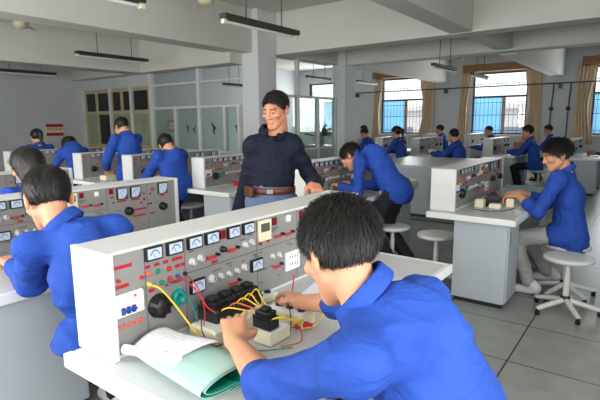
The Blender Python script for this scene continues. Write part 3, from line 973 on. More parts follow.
wire('long green wire lying along the desk near the paper roll', [(-1.03, 1.06, 0.715), (-0.98, 1.03, 0.715), (-0.93, 1.05, 0.715), (-0.87, 1.12, 0.715)], M['green'], 0.002)
tag(MB().tube([(-0.945, 1.235, 0.722), (-0.925, 1.262, 0.728), (-0.90, 1.275, 0.722)], [0.009, 0.012, 0.008], 10).build('plug', M['red']), 'red plug lying in front of the cream switch box', 'plug')

t = thing('test_probe', 'thin test probe standing up from the fingers of the right hand', 'probe', (-1.085, 1.395, 0.755))
MB().tube([(0, 0, 0), (0.004, 0.004, 0.03)], [0.001, 0.003], 8).build('tip', M['metal'], t)
MB().tube([(0.004, 0.004, 0.03), (0.010, 0.008, 0.085)], 0.0028, 10).build('grip', M['red'], t)
# loosely rolled drawing sheet: pale outside, teal inside
def spiral_roll():
    pts = []
    n = 90
    a0, a1 = -0.5 * PI, 3.6 * PI
    for k in range(n + 1):
        u = k / n
        a = a0 + (a1 - a0) * u
        ry = 0.115 * (1 - 0.30 * u); rz = 0.034 * (1 - 0.45 * u)
        pts.append((math.cos(a) * ry, 0.036 + math.sin(a) * rz))
    vs = []; fs = []
    m = 16
    for j in range(m + 1):
        x = 0.38 * j / m
        w = 0.72 + 0.28 * (j / m)
        for (y, z) in pts:
            vs.append((x, y * (0.62 + 0.38 * (j / m) ** 0.6), 0.002 + z * w))
    for j in range(m):
        for k in range(n):
            a = j * (n + 1) + k
            fs.append((a, a + 1, a + n + 2, a + n + 1))
    return MB().add(vs, fs, 0, True)
o = spiral_roll().build('drawing_sheet', [M['mint'], M['tealsheet']])
o.location = (-1.228, 0.845, Z0); o.rotation_euler = (0, 0, math.radians(-3))
md = o.modifiers.new('thick', 'SOLIDIFY'); md.thickness = 0.0016; md.material_offset = 1; md.offset = -1; md.use_rim = True
tag(o, 'pale mint drawing sheet rolled loosely with teal inside, at the desk corner', 'sheet')

# white print with a rolled near edge, lying over the mint roll
def print_sheet():
    A = Vector((-1.205, 0.765, 0.756)); B = Vector((-1.020, 0.785, 0.776))
    C_ = Vector((-0.990, 0.930, 0.772)); D_ = Vector((-1.222, 0.900, 0.776))
    n, m = 16, 12
    vs = []; fs = []
    for j in range(m + 1):
        v = j / m
        for i in range(n + 1):
            u = i / n
            p = (A * (1 - u) + B * u) * (1 - v) + (D_ * (1 - u) + C_ * u) * v
            p.z += 0.008 * math.sin(v * PI) + 0.005 * math.sin(u * 5 + v * 3)
            vs.append(p)
    for j in range(m):
        for i in range(n):
            a = j * (n + 1) + i
            fs.append((a, a + 1, a + n + 2, a + n + 1))
    mb = MB().add(vs, fs, 0, True)
    return mb, A, B
mb, A, B = print_sheet()
pm = mat('print_sheet', rgb(238, 238, 244), 0.8)
nt = pm.node_tree
wv = nt.nodes.new('ShaderNodeTexBrick'); wv.inputs['Scale'].default_value = 9; wv.inputs['Brick Width'].default_value = 0.45; wv.inputs['Row Height'].default_value = 0.16
wv.inputs['Color1'].default_value = rgb(240, 240, 246); wv.inputs['Color2'].default_value = rgb(232, 232, 242); wv.inputs['Mortar'].default_value = rgb(204, 205, 222); wv.inputs['Mortar Size'].default_value = 0.008
tcn = nt.nodes.new('ShaderNodeTexCoord')
nt.links.new(tcn.outputs['Object'], wv.inputs['Vector'])
nt.links.new(wv.outputs['Color'], nt.nodes['Principled BSDF'].inputs['Base Color'])
o = mb.build('printed_drawing', pm)
md = o.modifiers.new('thick', 'SOLIDIFY'); md.thickness = 0.0008
tag(o, 'white printed wiring drawing lying on the rolled mint sheet', 'paper')
d = (B - A).normalized()
MB().tube([A - d * 0.02 + Vector((0, -0.004, -0.001)), A.lerp(B, 0.5) + Vector((0, -0.004, -0.001)), B + d * 0.012 + Vector((0, -0.004, -0.002))], [0.015, 0.013, 0.016], 14).build('rolled_edge', M['paper'], o)
# sheet of paper under the right hand
sh = MB().box((-0.10, -0.16, 0), (0.10, 0.16, 0.0012))
o = sh.build('paper_sheet', pm); o.location = (-1.05, 1.60, Z0); o.rotation_euler = (0, 0, 0.25)
tag(o, 'white printed sheet lying flat beyond the right hand', 'paper')
# things on the other benches
block_base('small cream block left on the right student\'s desk', (-1.13, 4.03, Z0), (0.07, 0.08, 0.065))
contactor('dark contactor standing between the blocks of the right student', (-1.06, 4.14, Z0 + 0.0), 0.3, k=1.7)
block_base('low cream block in front of the right student\'s contactor', (-1.01, 4.04, Z0), (0.09, 0.07, 0.035))
block_base('cream block nearest the hands of the right student', (-0.93, 4.18, Z0), (0.06, 0.09, 0.07), 0.2)
tag(MB().tube([(-1.15, 3.90, DZ + 0.004), (-1.02, 3.86, DZ + 0.004), (-0.92, 3.95, DZ + 0.004), (-0.88, 4.1, DZ + 0.004)], 0.003, 6).build('wire', M['blackdull']), 'dark wire lying on the right student\'s desk', 'wire')
tag(MB().tube([(-1.16, 4.12, DZ + 0.10), (-1.13, 4.17, DZ + 0.14), (-1.08, 4.25, DZ + 0.12), (-1.04, 4.29, DZ + 0.06), (-1.0, 4.32, DZ + 0.005)], 0.0035, 6).build('wire', M['red']), 'red wire hanging from the right console to its desk', 'wire')
t = thing('storage_tray', 'grey-green open tray standing on the far end of the right bench', 'tray', (-1.16, 4.80, Z0))
tr = MB()
tr.box((0, 0, 0), (0.36, 0.26, 0.006)); tr.box((0, 0, 0.006), (0.36, 0.008, 0.075)); tr.box((0, 0.252, 0.006), (0.36, 0.26, 0.075)); tr.box((0, 0.008, 0.006), (0.008, 0.252, 0.075)); tr.box((0.352, 0.008, 0.006), (0.36, 0.252, 0.075))
tr.build('tray_body', M['greybox'], t)
MB().box((0.15, -0.006, 0.01), (0.21, 0.0, 0.07), 0.001).build('label_clip', M['greybox'], t)
t = thing('cardboard_box', 'brown cardboard box on the bench of the student facing left at the back', 'box', (-2.58, 11.55, Z0))
MB().box((0, 0, 0), (0.22, 0.26, 0.24), 0.003).build('carton', M['card'], t)
MB().box((0.0, -0.012, 0.235), (0.22, 0.0, 0.242)).build('flap', M['card'], t)
tag(MB().box((-3.86, 3.90, Z0), (-3.74, 4.02, Z0 + 0.05), 0.01).build('component_box', M['red']), 'red component box on the desk left of the teacher', 'box')
# small clutter on the back benches
k = 0
for (x, y, m, nm, lab) in ((-6.0 + .3, 3.35, 'cream', 'component_box', 'cream component box on the bench of the standing student'), (-5.0 + .3, 3.45, 'cream', 'component_box', 'cream component box beside the bent student left of the teacher'),
                       (-4.0, 10.1, 'cream', 'component_box', 'cream component box on the bench of the student seen from behind'), (-2.5, 10.9, 'card', 'component_box', 'brown component box below the middle window'),
                       (-1.0, 10.75, 'outlet', 'paper_stack', 'white paper stack on the back bench at the right edge'), (-1.1, 11.2, 'card', 'component_box', 'brown component box on the back bench at the right edge'), (-0.98, 11.45, 'blackdull', 'component_box', 'black component box on the back bench at the right edge'),
                       (-2.2, 5.0 - .2, 'cream', 'component_box', 'cream component box under the hands of the bending student')):
    tag(MB().box((x, y, Z0), (x + 0.14, y + 0.16, Z0 + (0.03 if nm == 'paper_stack' else 0.06 + 0.02 * (k % 3))), 0.006).build(nm, M[m]), lab, 'box' if nm != 'paper_stack' else 'paper'); k += 1
# ================================================================== people: distance-field figures
class VNoise:
    def __init__(self, seed):
        self.t = np.random.default_rng(seed).random((32, 32, 32))
    def __call__(self, P):
        P = np.asarray(P)
        i = np.floor(P).astype(int); f = P - i
        f = f * f * (3 - 2 * f)
        r = 0
        for dx in (0, 1):
            for dy in (0, 1):
                for dz in (0, 1):
                    w = (f[:, 0] if dx else 1 - f[:, 0]) * (f[:, 1] if dy else 1 - f[:, 1]) * (f[:, 2] if dz else 1 - f[:, 2])
                    r = r + w * self.t[(i[:, 0] + dx) % 32, (i[:, 1] + dy) % 32, (i[:, 2] + dz) % 32]
        return r
N1, N2 = VNoise(3), VNoise(9)

def V(*a): return np.array(a, float)
def unit(v):
    v = np.asarray(v, float); n = np.linalg.norm(v)
    return v / n if n > 1e-9 else v

class Field:
    """union / difference of rounded shapes on a grid, turned into a mesh"""
    def __init__(self): self.p = []
    def cone(self, a, b, ra, rb, k=0.02, flat=None, sub=False):
        a = V(*a); b = V(*b); R = max(ra, rb)
        lo = np.minimum(a, b) - R; hi = np.maximum(a, b) + R
        def f(P):
            Q = P; d = b - a
            A = a
            if flat is not None:
                n, s = flat
                q = P - a
                Q = P + np.outer(q @ n, n) * (1 / s - 1)
                d = d + n * (d @ n) * (1 / s - 1)
            q = Q - A
            L2 = max(d @ d, 1e-12)
            t = np.clip(q @ d / L2, 0, 1)
            return np.linalg.norm(q - np.outer(t, d), axis=1) - (ra + (rb - ra) * t)
        self.p.append((f, lo, hi, k, sub)); return self
    def ell(self, c, r, R=None, k=0.02, sub=False):
        c = V(*c); r = V(*r); m = r.max()
        R = np.eye(3) if R is None else R
        def f(P):
            q = (P - c) @ R
            k0 = np.linalg.norm(q / r, axis=1); k1 = np.linalg.norm(q / (r * r), axis=1)
            return k0 * (k0 - 1) / np.maximum(k1, 1e-9)
        self.p.append((f, c - m, c + m, k, sub)); return self
    def cut(self, fn, k=0.01):
        self.p.append((fn, None, None, k, True)); return self
    def mesh(self, res):
        lo = np.min([p[1] for p in self.p if p[1] is not None and not p[4]], axis=0) - 2.5 * res - 0.03
        hi = np.max([p[2] for p in self.p if p[1] is not None and not p[4]], axis=0) + 2.5 * res + 0.03
        n = np.ceil((hi - lo) / res).astype(int) + 1
        D = np.full(n, 0.2)
        ax = [lo[i] + res * np.arange(n[i]) for i in range(3)]
        for (f, l, h, k, sub) in self.p:
            if l is None:
                s = [slice(0, n[i]) for i in range(3)]
            else:
                m = k + 3 * res + 0.01
                s = [slice(max(0, int((l[i] - m - lo[i]) / res)), min(n[i], int((h[i] + m - lo[i]) / res) + 2)) for i in range(3)]
            X = np.stack(np.meshgrid(ax[0][s[0]], ax[1][s[1]], ax[2][s[2]], indexing='ij'), -1)
            sh = X.shape[:3]
            d = f(X.reshape(-1, 3)).reshape(sh)
            cur = D[s[0], s[1], s[2]]
            if sub:
                d = -d
                hh = np.clip(0.5 + 0.5 * (d - cur) / k, 0, 1)      # smooth max
                D[s[0], s[1], s[2]] = cur * (1 - hh) + d * hh + k * hh * (1 - hh)
            else:
                hh = np.clip(0.5 + 0.5 * (cur - d) / k, 0, 1)
                D[s[0], s[1], s[2]] = cur * (1 - hh) + d * hh - k * hh * (1 - hh)
        return surface_nets(D, lo, res)

def surface_nets(D, lo, res):
    s = D < 0
    n = np.array(D.shape)
    def cor(a, i, j, k): return a[i:n[0] - 1 + i, j:n[1] - 1 + j, k:n[2] - 1 + k]
    offs = [(i, j, k) for i in (0, 1) for j in (0, 1) for k in (0, 1)]
    cnt = sum(cor(s, *o).astype(np.int8) for o in offs)
    act = (cnt > 0) & (cnt < 8)
    idx = np.full(act.shape, -1, int)
    cells = np.argwhere(act)
    idx[act] = np.arange(len(cells))
    acc = np.zeros((len(cells), 3)); num = np.zeros(len(cells))
    for a in offs:
        for ax in range(3):
            if a[ax] == 1: continue
            b = list(a); b[ax] = 1
            da = D[cells[:, 0] + a[0], cells[:, 1] + a[1], cells[:, 2] + a[2]]
            db = D[cells[:, 0] + b[0], cells[:, 1] + b[1], cells[:, 2] + b[2]]
            m = (da < 0) != (db < 0)
            t = np.where(m, da / np.where(m, da - db, 1), 0)
            pt = np.tile(np.array(a, float), (len(cells), 1)); pt[:, ax] += t
            acc[m] += pt[m]; num[m] += 1
    verts = lo + res * (cells + acc / num[:, None])
    quads = []
    for ax in range(3):
        u, v = [(1, 2), (2, 0), (0, 1)][ax]
        sl0 = [slice(None)] * 3; sl1 = [slice(None)] * 3
        sl0[ax] = slice(0, n[ax] - 1); sl1[ax] = slice(1, n[ax])
        e = s[tuple(sl0)] != s[tuple(sl1)]
        E = np.argwhere(e)
        E = E[(E[:, u] > 0) & (E[:, v] > 0) & (E[:, u] < n[u] - 1) & (E[:, v] < n[v] - 1)]
        ins = s[E[:, 0], E[:, 1], E[:, 2]]
        def cell(du, dv):
            c = E.copy(); c[:, u] -= du; c[:, v] -= dv
            return idx[c[:, 0], c[:, 1], c[:, 2]]
        q = np.stack([cell(1, 1), cell(0, 1), cell(0, 0), cell(1, 0)], 1)
        q[~ins] = q[~ins][:, ::-1]
        quads.append(q)
    q = np.concatenate(quads)
    q = q[(q >= 0).all(1)]
    return verts, q

def vnormals(v, q):
    a, b, c, d = v[q[:, 0]], v[q[:, 1]], v[q[:, 2]], v[q[:, 3]]
    fn = np.cross(c - a, d - b)
    N = np.zeros_like(v)
    for k in range(4): np.add.at(N, q[:, k], fn)
    return N / np.maximum(np.linalg.norm(N, axis=1), 1e-9)[:, None]

def smooth_v(v, q, it=2, lam=0.5):
    e = np.concatenate([q[:, [0, 1]], q[:, [1, 2]], q[:, [2, 3]], q[:, [3, 0]]])
    for _ in range(it):
        s = np.zeros_like(v); c = np.zeros(len(v))
        np.add.at(s, e[:, 0], v[e[:, 1]]); np.add.at(c, e[:, 0], 1)
        np.add.at(s, e[:, 1], v[e[:, 0]]); np.add.at(c, e[:, 1], 1)
        v = v + lam * (s / np.maximum(c, 1)[:, None] - v)
    return v

def wrinkle(v, q, amp, seed=0, fq=1.0):
    N = vnormals(v, q)
    P = v + seed * 1.37
    w = P + 0.06 * np.stack([N1(P * 6), N1(P * 6 + 5), N1(P * 6 + 11)], 1)
    r1 = 1 - np.abs(2 * N1(w * V(7, 7, 22) * fq) - 1)
    r2 = 1 - np.abs(2 * N2(w * V(20, 14, 7) * fq + 3) - 1)
    r3 = N2(P * 5 + 2) - 0.5
    return v + N * (amp * ((r1 ** 2 - 0.45) + 0.6 * (r2 ** 2 - 0.45) + 1.1 * r3))[:, None]

def mesh_obj(name, v, q, mats, parent=None, base=None, mi=None, tris=None):
    if base is not None: v = v - base
    me = bpy.data.meshes.new(name)
    faces = q.tolist() if q is not None else []
    if tris is not None: faces = faces + tris.tolist()
    me.from_pydata(v.tolist(), [], faces)
    me.polygons.foreach_set('use_smooth', [True] * len(me.polygons))
    for m in (mats if isinstance(mats, (list, tuple)) else [mats]): me.materials.append(m)
    if mi is not None: me.polygons.foreach_set('material_index', np.asarray(mi, int))
    me.update()
    o = bpy.data.objects.new(name, me)
    COL.objects.link(o)
    if parent is not None: o.parent = parent
    return o

# ---------------------------------------------------------------- the head, in its own frame: +y face, +z up, origin between the ears
def head_field():
    F = Field()
    F.ell((0, -0.016, 0.036), (0.074, 0.094, 0.082))
    F.ell((0, 0.030, -0.030), (0.056, 0.060, 0.080), k=0.03)
    F.ell((0, 0.066, -0.094), (0.026, 0.022, 0.020), k=0.03)
    for s in (-1, 1):
        F.cone((s * 0.047, 0.004, -0.050), (s * 0.016, 0.066, -0.098), 0.018, 0.014, 0.025)
        F.ell((s * 0.042, 0.062, -0.020), (0.024, 0.022, 0.018), k=0.02)
    F.cone((-0.036, 0.080, 0.024), (0.036, 0.080, 0.024), 0.012, 0.012, 0.018)
    for s in (-1, 1):
        F.ell((s * 0.031, 0.103, 0.004), (0.019, 0.016, 0.011), k=0.012, sub=True)
        F.ell((s * 0.031, 0.079, 0.004), (0.014, 0.0135, 0.012), k=0.003)
    F.cone((0, 0.088, 0.012), (0, 0.106, -0.030), 0.008, 0.011, 0.012)
    for s in (-1, 1):
        F.ell((s * 0.013, 0.096, -0.034), (0.009, 0.010, 0.008), k=0.006)
    F.cone((-0.018, 0.087, -0.060), (0.018, 0.087, -0.060), 0.0065, 0.0065, 0.006)
    F.cone((-0.014, 0.086, -0.072), (0.014, 0.086, -0.072), 0.0075, 0.0075, 0.005)
    for s in (-1, 1):
        a = 0.30 * s
        R = np.array([[math.cos(a), -math.sin(a), 0], [math.sin(a), math.cos(a), 0], [0, 0, 1]])
        F.ell((s * 0.079, -0.012, -0.004), (0.009, 0.020, 0.033), R, k=0.006)
        F.ell((s * 0.090, -0.006, -0.000), (0.008, 0.011, 0.021), R, k=0.006, sub=True)
    F.cone((0, -0.026, -0.05), (0, -0.038, -0.125), 0.047, 0.047, 0.025)
    return F
HV, HQ = head_field().mesh(0.0040)
HV = smooth_v(HV, HQ, 1, 0.35)
hc = HV[HQ].mean(1)
HMI = np.zeros(len(HQ), int)          # 0 skin 1 lip 2 eye white 3 eye dark 4 brow
ax_ = np.abs(hc[:, 0])
HMI[(hc[:, 1] > 0.082) & (ax_ < 0.020 - 0.3 * np.abs(hc[:, 2] + 0.066)) & (np.abs(hc[:, 2] + 0.066) < 0.0090)] = 1
ez = (hc[:, 2] - 0.003) / 0.0044; ex = (ax_ - 0.031) / 0.0135
eye = (ez ** 2 + ex ** 2 < 1) & (hc[:, 1] > 0.075)
HMI[eye] = 2
HMI[eye & (ax_ > 0.0255) & (ax_ < 0.0365)] = 3
HMI[eye & (ez > 0.55)] = 3
HMI[(hc[:, 1] > 0.06) & (ax_ > 0.012) & (ax_ < 0.052) & (np.abs(hc[:, 2] - 0.0265 + 0.12 * np.abs(ax_ - 0.03)) < 0.0034)] = 4

def scalp(kind):
    """hair cap field in the head frame"""
    F = Field()
    t = 0.0
    if kind == 'short':
        F.ell((0, -0.018, 0.039), (0.082, 0.102, 0.088))
    elif kind == 'mop':
        F.ell((0, -0.016, 0.042), (0.092, 0.112, 0.098))
    else:
        F.ell((0, -0.020, 0.036), (0.088, 0.108, 0.094))
        if kind == 'bob':
            F.cone((0, -0.05, 0.0), (0, -0.055, -0.13), 0.085, 0.075, 0.04)
            for s in (-1, 1): F.cone((s * 0.072, -0.01, 0.0), (s * 0.070, -0.015, -0.12), 0.030, 0.024, 0.03)
        if kind == 'long':
            F.cone((0, -0.06, 0.0), (0, -0.085, -0.26), 0.075, 0.05, 0.04)
            for s in (-1, 1): F.cone((s * 0.072, -0.02, 0.0), (s * 0.055, -0.05, -0.16), 0.028, 0.03, 0.03)
        if kind == 'tail':
            F.cone((0, -0.11, 0.055), (0, -0.155, 0.02), 0.03, 0.034, 0.02)
            F.cone((0, -0.155, 0.02), (0, -0.15, -0.15), 0.036, 0.014, 0.02)
    def cutf(P):
        # hairline: keep where positive, so the removed side is the negative
        front = (P[:, 2] - 0.076) - (P[:, 1] - 0.085) * 0.92
        low = (P[:, 2] + 0.074) + np.where(P[:, 1] > -0.045, (P[:, 1] + 0.045) * 0.95, 0)
        if kind in ('bob', 'long'):
            front = np.where(P[:, 1] < 0.012, 0.1, front); low = low * 0 + 0.1
        if kind == 'tail':
            low = np.where(P[:, 1] < -0.085, 0.1, low); front = np.where(P[:, 1] < -0.085, 0.1, front)
        return np.minimum(front, low)
    F.cut(cutf, 0.012)
    return F
_scalps = {}
def scalp_mesh(kind):
    if kind not in _scalps:
        v, q = scalp(kind).mesh(0.0062)
        _scalps[kind] = (smooth_v(v, q, 1), q)
    return _scalps[kind]

def hair(person, base, C, R, kind, n, length, whorl=(0.012, -0.075, 0.105), lift=0.35, width=0.0016, seed=1, hm=None, jitter=0.25):
    """cap plus thousands of tapering locks, one mesh"""
    v, q = scalp_mesh(kind)
    r = np.random.default_rng(seed)
    N = vnormals(v, q)
    ctr = v[q].mean(1)
    fn = unit_rows(np.cross(v[q[:, 2]] - v[q[:, 0]], v[q[:, 3]] - v[q[:, 1]]))
    out = ((ctr - V(0, -0.018, 0.03)) * fn).sum(1) > 0.02
    cand = np.where(out)[0]
    f = r.choice(cand, n)
    a, b = r.random((2, n, 1))
    Q = q[f]
    root = (v[Q[:, 0]] * (1 - a) + v[Q[:, 1]] * a) * (1 - b) + (v[Q[:, 3]] * (1 - a) + v[Q[:, 2]] * a) * b
    nn = unit_rows(N[Q[:, 0]])
    root = root - nn * 0.003
    t = root - V(*whorl)
    t = t - nn * (t * nn).sum(1)[:, None]
    t = unit_rows(t)
    sw = np.cross(nn, t) * 0.35                      # swirl about the crown
    jit = r.normal(0, jitter, (n, 3))
    d = unit_rows(nn * lift + t * 0.9 + sw + jit)
    L = length * r.uniform(0.6, 1.15, (n, 1))
    # shorter towards the nape
    L = L * np.clip(0.45 + (root[:, 2:3] + 0.06) * 5.5, 0.35, 1.0)
    side = unit_rows(np.cross(d, nn)) * width
    p0 = root; p1 = root + d * L * 0.5; p2 = root + d * L * 0.85 + (t * 0.25 - nn * 0.22 + V(0, 0, -0.12)) * L
    allv = np.concatenate([v, p0 - side, p0 + side, p1 - side * 0.9, p1 + side * 0.9, p2])
    m = len(v); i = np.arange(n)
    qa = np.stack([m + i, m + n + i, m + 3 * n + i, m + 2 * n + i], 1)
    tr = np.stack([m + 2 * n + i, m + 3 * n + i, m + 4 * n + i], 1)
    W = allv @ R.T + C
    return mesh_obj('hair', W, np.concatenate([q, qa]), hm or M['hair'], person, base, tris=tr)

def unit_rows(a): return a / np.maximum(np.linalg.norm(a, axis=1), 1e-9)[:, None]

# ---------------------------------------------------------------- hands, in their own frame: +y fingers, +z back of the hand, thumb towards +x * side
def hand_field(F, W, R, side, curl=(0.5, 0.6, 0.7, 0.75), thumb=0.4, spread=0.10, s=1.0):
    def T(p): return tuple(W + R @ (V(*p) * s))
    X = lambda x: x * side
    for x in (0.026, 0.009, -0.009, -0.026):
        F.cone(T((X(x * 0.65), 0.008, 0)), T((X(x), 0.085, 0.002)), 0.0155 * s, 0.0120 * s, 0.014)
    F.cone(T((X(0.016), 0.02, -0.008)), T((X(0.026), 0.05, -0.008)), 0.016 * s, 0.014 * s, 0.012)
    lens = ((0.040, 0.024, 0.019), (0.044, 0.028, 0.020), (0.041, 0.026, 0.019), (0.032, 0.020, 0.017))
    for j, x in enumerate((0.029, 0.010, -0.010, -0.028)):
        p = V(X(x), 0.086, 0.002)
        ang = curl[j] * 0.75
        sp = x / 0.029 * spread * side
        r0 = (0.0090, 0.0092, 0.0088, 0.0078)[j]
        for kseg, l in enumerate(lens[j]):
            dd = V(math.sin(sp) * math.cos(ang), math.cos(sp) * math.cos(ang), -math.sin(ang))
            p2 = p + dd * l
            F.cone(T(p), T(p2), (r0 - 0.0007 * kseg) * s, (r0 - 0.0007 * (kseg + 1)) * s, 0.004)
            p = p2
            ang += curl[j] * (1.0 if kseg == 0 else 0.7)
    p = V(X(0.022), 0.022, -0.006)
    dirs = (unit(V(X(0.75), 0.62, -0.25)), unit(V(X(0.45 - 0.5 * thumb), 0.85, -0.30 - 0.5 * thumb)), unit(V(X(0.20 - 0.7 * thumb), 0.92, -0.30 - 0.6 * thumb)))
    for kseg, (dd, l, r0) in enumerate(zip(dirs, (0.040, 0.032, 0.024), (0.0135, 0.0105, 0.0095))):
        p2 = p + dd * l
        F.cone(T(p), T(p2), r0 * s, (r0 - 0.0015) * s, 0.006)
        p = p2

def rot_from(y, z):
    y = unit(y); z = V(*z); z = unit(z - y * (z @ y)); x = np.cross(y, z)
    return np.stack([x, y, z], 1)

def ik(A, B, la, lb, hint):
    A = V(*A); B = V(*B); d = B - A; L = np.linalg.norm(d)
    k = max(1.0, L / (la + lb) * 1.002)
    la *= k; lb *= k
    n = d / L
    x = (L * L + la * la - lb * lb) / (2 * L)
    h = math.sqrt(max(la * la - x * x, 0))
    p = V(*hint); p = unit(p - n * (p @ n))
    return A + n * x + p * h

def make_person(label, sp):
    g = sp.get
    res = g('res', 0.014)
    sc = g('scale', 1.0)
    f = unit(V(g('facing')[0], g('facing')[1], 0))
    lat = V(-f[1], f[0], 0)                              # towards the person's own left
    pel, che, nek, hed = (V(*sp[k]) for k in ('pelvis', 'chest', 'neck', 'head'))
    tw = g('twist', 0.0)
    slat = unit(lat * math.cos(tw) + f * math.sin(tw))
    spine = unit(nek - pel)
    sw = g('shoulder', 0.158) * sc
    shL = V(*g('shL', tuple(nek + slat * sw - spine * 0.045)))
    shR = V(*g('shR', tuple(nek - slat * sw - spine * 0.045)))
    wrL = V(*sp['wrL']); wrR = V(*sp['wrR'])
    elL = ik(shL, wrL, 0.285 * sc, 0.25 * sc, g('elL', (-f[0] * 0.3 + slat[0] * 0.5, -f[1] * 0.3 + slat[1] * 0.5, -0.8)))
    elR = ik(shR, wrR, 0.285 * sc, 0.25 * sc, g('elR', (-f[0] * 0.3 - slat[0] * 0.5, -f[1] * 0.3 - slat[1] * 0.5, -0.8)))
    hipL = pel + lat * 0.085; hipR = pel - lat * 0.085
    anL = V(*sp['anL']); anR = V(*sp['anR'])
    kh = g('knee', tuple(f + V(0, 0, 0.6)))
    knL = ik(hipL, anL, 0.41 * sc, 0.40 * sc, kh); knR = ik(hipR, anR, 0.41 * sc, 0.40 * sc, kh)
    base = V(pel[0], pel[1], 0.0)
    hf = unit(g('face')); hup = unit(V(*g('headup', (0, 0, 1))))
    hs = 1.04 * sc * g('hscale', 1.0)
    RH = rot_from(hf, hup)                               # columns x, y, z: x = person's right in the head frame
    fwd_n = unit(np.cross(slat, spine)) ; fwd_n = fwd_n if fwd_n @ f > 0 else -fwd_n

    # --- body: one skin surface from head stub to ankles
    F = Field()
    F.cone(pel, che, 0.100, 0.105, 0.03, (fwd_n, 0.72))
    F.cone(che, nek - spine * 0.06, 0.105, 0.070, 0.03, (fwd_n, 0.70))
    F.cone(shL, shR, 0.036, 0.036, 0.03)
    hb = hed + RH @ (V(0, -0.030, -0.075) * hs)
    F.cone(nek - spine * 0.04, hb, 0.056, 0.048, 0.03)
    cov = g('sleeve', 0.97)
    for (a, b, c) in ((shL, elL, wrL), (shR, elR, wrR)):
        F.cone(a, b, 0.040, 0.036, 0.02); F.cone(b, c, 0.039, 0.027, 0.012)
    for (h, k, a) in ((hipL, knL, anL), (hipR, knR, anR)):
        F.cone(h, k, 0.068, 0.046, 0.02); F.cone(k, a, 0.045, 0.034, 0.02)
    bres = g('bres', res * 1.05)
    v, q = F.mesh(bres)
    mats = [g('skinm', M['skin']), M['lip'], M['eyewhite'], M['eyedark'], M['brow']]
    mi = np.zeros(len(q), int)
    # head
    hv = (HV * hs) @ RH.T + hed
    V_, Q_, MI_ = [v, hv], [q, HQ + len(v)], [mi, HMI]
    off = len(v) + len(hv)
    # hands (with the last part of the forearm)
    for (el, wr, side, key) in ((elL, wrL, 1, 'L'), (elR, wrR, -1, 'R')):
        if not g('hands', True): continue
        hd = unit(g('hd' + key, tuple(unit(wr - el))))
        dors = g('dorsal' + key, (0, 0, 1))
        RR = rot_from(hd, dors)
        # thumb side: for a palm-down left hand the thumb points to the person's right
        HF = Field()
        fa = g('bare' + key, 0.35)
        HF.cone(wr + (el - wr) * fa, wr, 0.028 + 0.017 * fa, 0.0245, 0.01, None)
        hand_field(HF, wr, RR, side, g('curl' + key, (0.5, 0.6, 0.7, 0.75)), g('thumb' + key, 0.4), g('spread', 0.10), sc)
        a, b = HF.mesh(g('hres', max(0.0042, res * 0.42)))
        V_.append(a); Q_.append(b + off); MI_.append(np.zeros(len(b), int)); off += len(a)
    body = mesh_obj('person', np.concatenate(V_), np.concatenate(Q_), mats, None, base, np.concatenate(MI_))
    body.location = base
    tag(body, label, 'person', g('group'))

    # --- upper garment
    G = Field()
    fat = g('fat', 1.0)
    hem = V(*g('hem', tuple(pel - spine * 0.06)))
    G.cone(hem, pel + spine * 0.10, 0.158 * fat, 0.140 * fat, 0.03, (fwd_n, 0.80))
    G.cone(pel + spine * 0.08, che, 0.138 * fat, 0.148 * fat, 0.03, (fwd_n, 0.74))
    G.cone(che, nek - spine * 0.085, 0.148 * fat, 0.100, 0.03, (fwd_n, 0.72))
    G.cone(shL, shR, 0.050, 0.050, 0.04)
    G.cone(nek - spine * 0.035, shL, 0.047, 0.054, 0.035); G.cone(nek - spine * 0.035, shR, 0.047, 0.054, 0.035)
    if g('hump'): G.ell(tuple(che + (nek - che) * 0.50 - fwd_n * 0.035), (0.13, 0.10, 0.12), k=0.05)
    if g('skirt', True):
        for (h, k_) in ((hipL, knL), (hipR, knR)):
            G.cone(h, h + (k_ - h) * g('skirtlen', 0.22), 0.108, 0.098, 0.03)
    if g('hemcut'):
        zc = g('hemcut')
        G.cut(lambda P: P[:, 2] - zc, 0.01)
    for (a, b, c, key) in ((shL, elL, wrL, 'L'), (shR, elR, wrR, 'R')):
        cv = g('cov' + key, cov)
        e = b + (c - b) * cv
        G.cone(a, b, 0.056 * fat, 0.052 * fat, 0.03)
        G.cone(b, e, 0.053 * fat, (0.053 - 0.013 * cv) * fat, 0.015)
        G.cone(e + (b - e) * 0.12, e, (0.054 - 0.011 * cv), (0.055 - 0.011 * cv), 0.006)
    # neck opening
    G.cone(nek + spine * 0.0, hb, 0.060, 0.060, 0.012, None, True)
    v, q = G.mesh(res)
    v = wrinkle(v, q, g('wr', 0.009), g('seed', 1), g('wfq', 1.0))
    v = smooth_v(v, q, 1, 0.4)
    jm = g('jm', M['jacket'])
    mesh_obj(g('top', 'jacket'), v, q, jm, body, base)
    # collar
    cdir = unit(hb - (nek - spine * 0.05)); cf = unit(fwd_n - cdir * (fwd_n @ cdir)); cs = np.cross(cdir, cf)
    prof = [(0.066, -0.012), (0.066, 0.030), (0.070, 0.038), (0.075, 0.034), (0.084, -0.002), (0.081, -0.006), (0.074, 0.022), (0.070, -0.012)]
    n = 28; cv_, cq = [], []
    cc = nek - spine * 0.012 + cf * 0.010 + cdir * g('collar', 0.028)
    for i in range(n + 1):
        a = math.radians(-158 + 316 * i / n) + PI
        for (r_, z_) in prof:
            r2 = r_ * (1.0 + 0.10 * (1 - math.cos(a)) * 0.5)
            cv_.append(cc + cf * (math.cos(a) * r2) + cs * (math.sin(a) * r2 * 1.05) + cdir * (z_ - 0.046 * ((1 + math.cos(a)) * 0.5) ** 1.3))
    m = len(prof)
    for i in range(n):
        for k in range(m):
            cq.append((i * m + k, i * m + (k + 1) % m, (i + 1) * m + (k + 1) % m, (i + 1) * m + k))
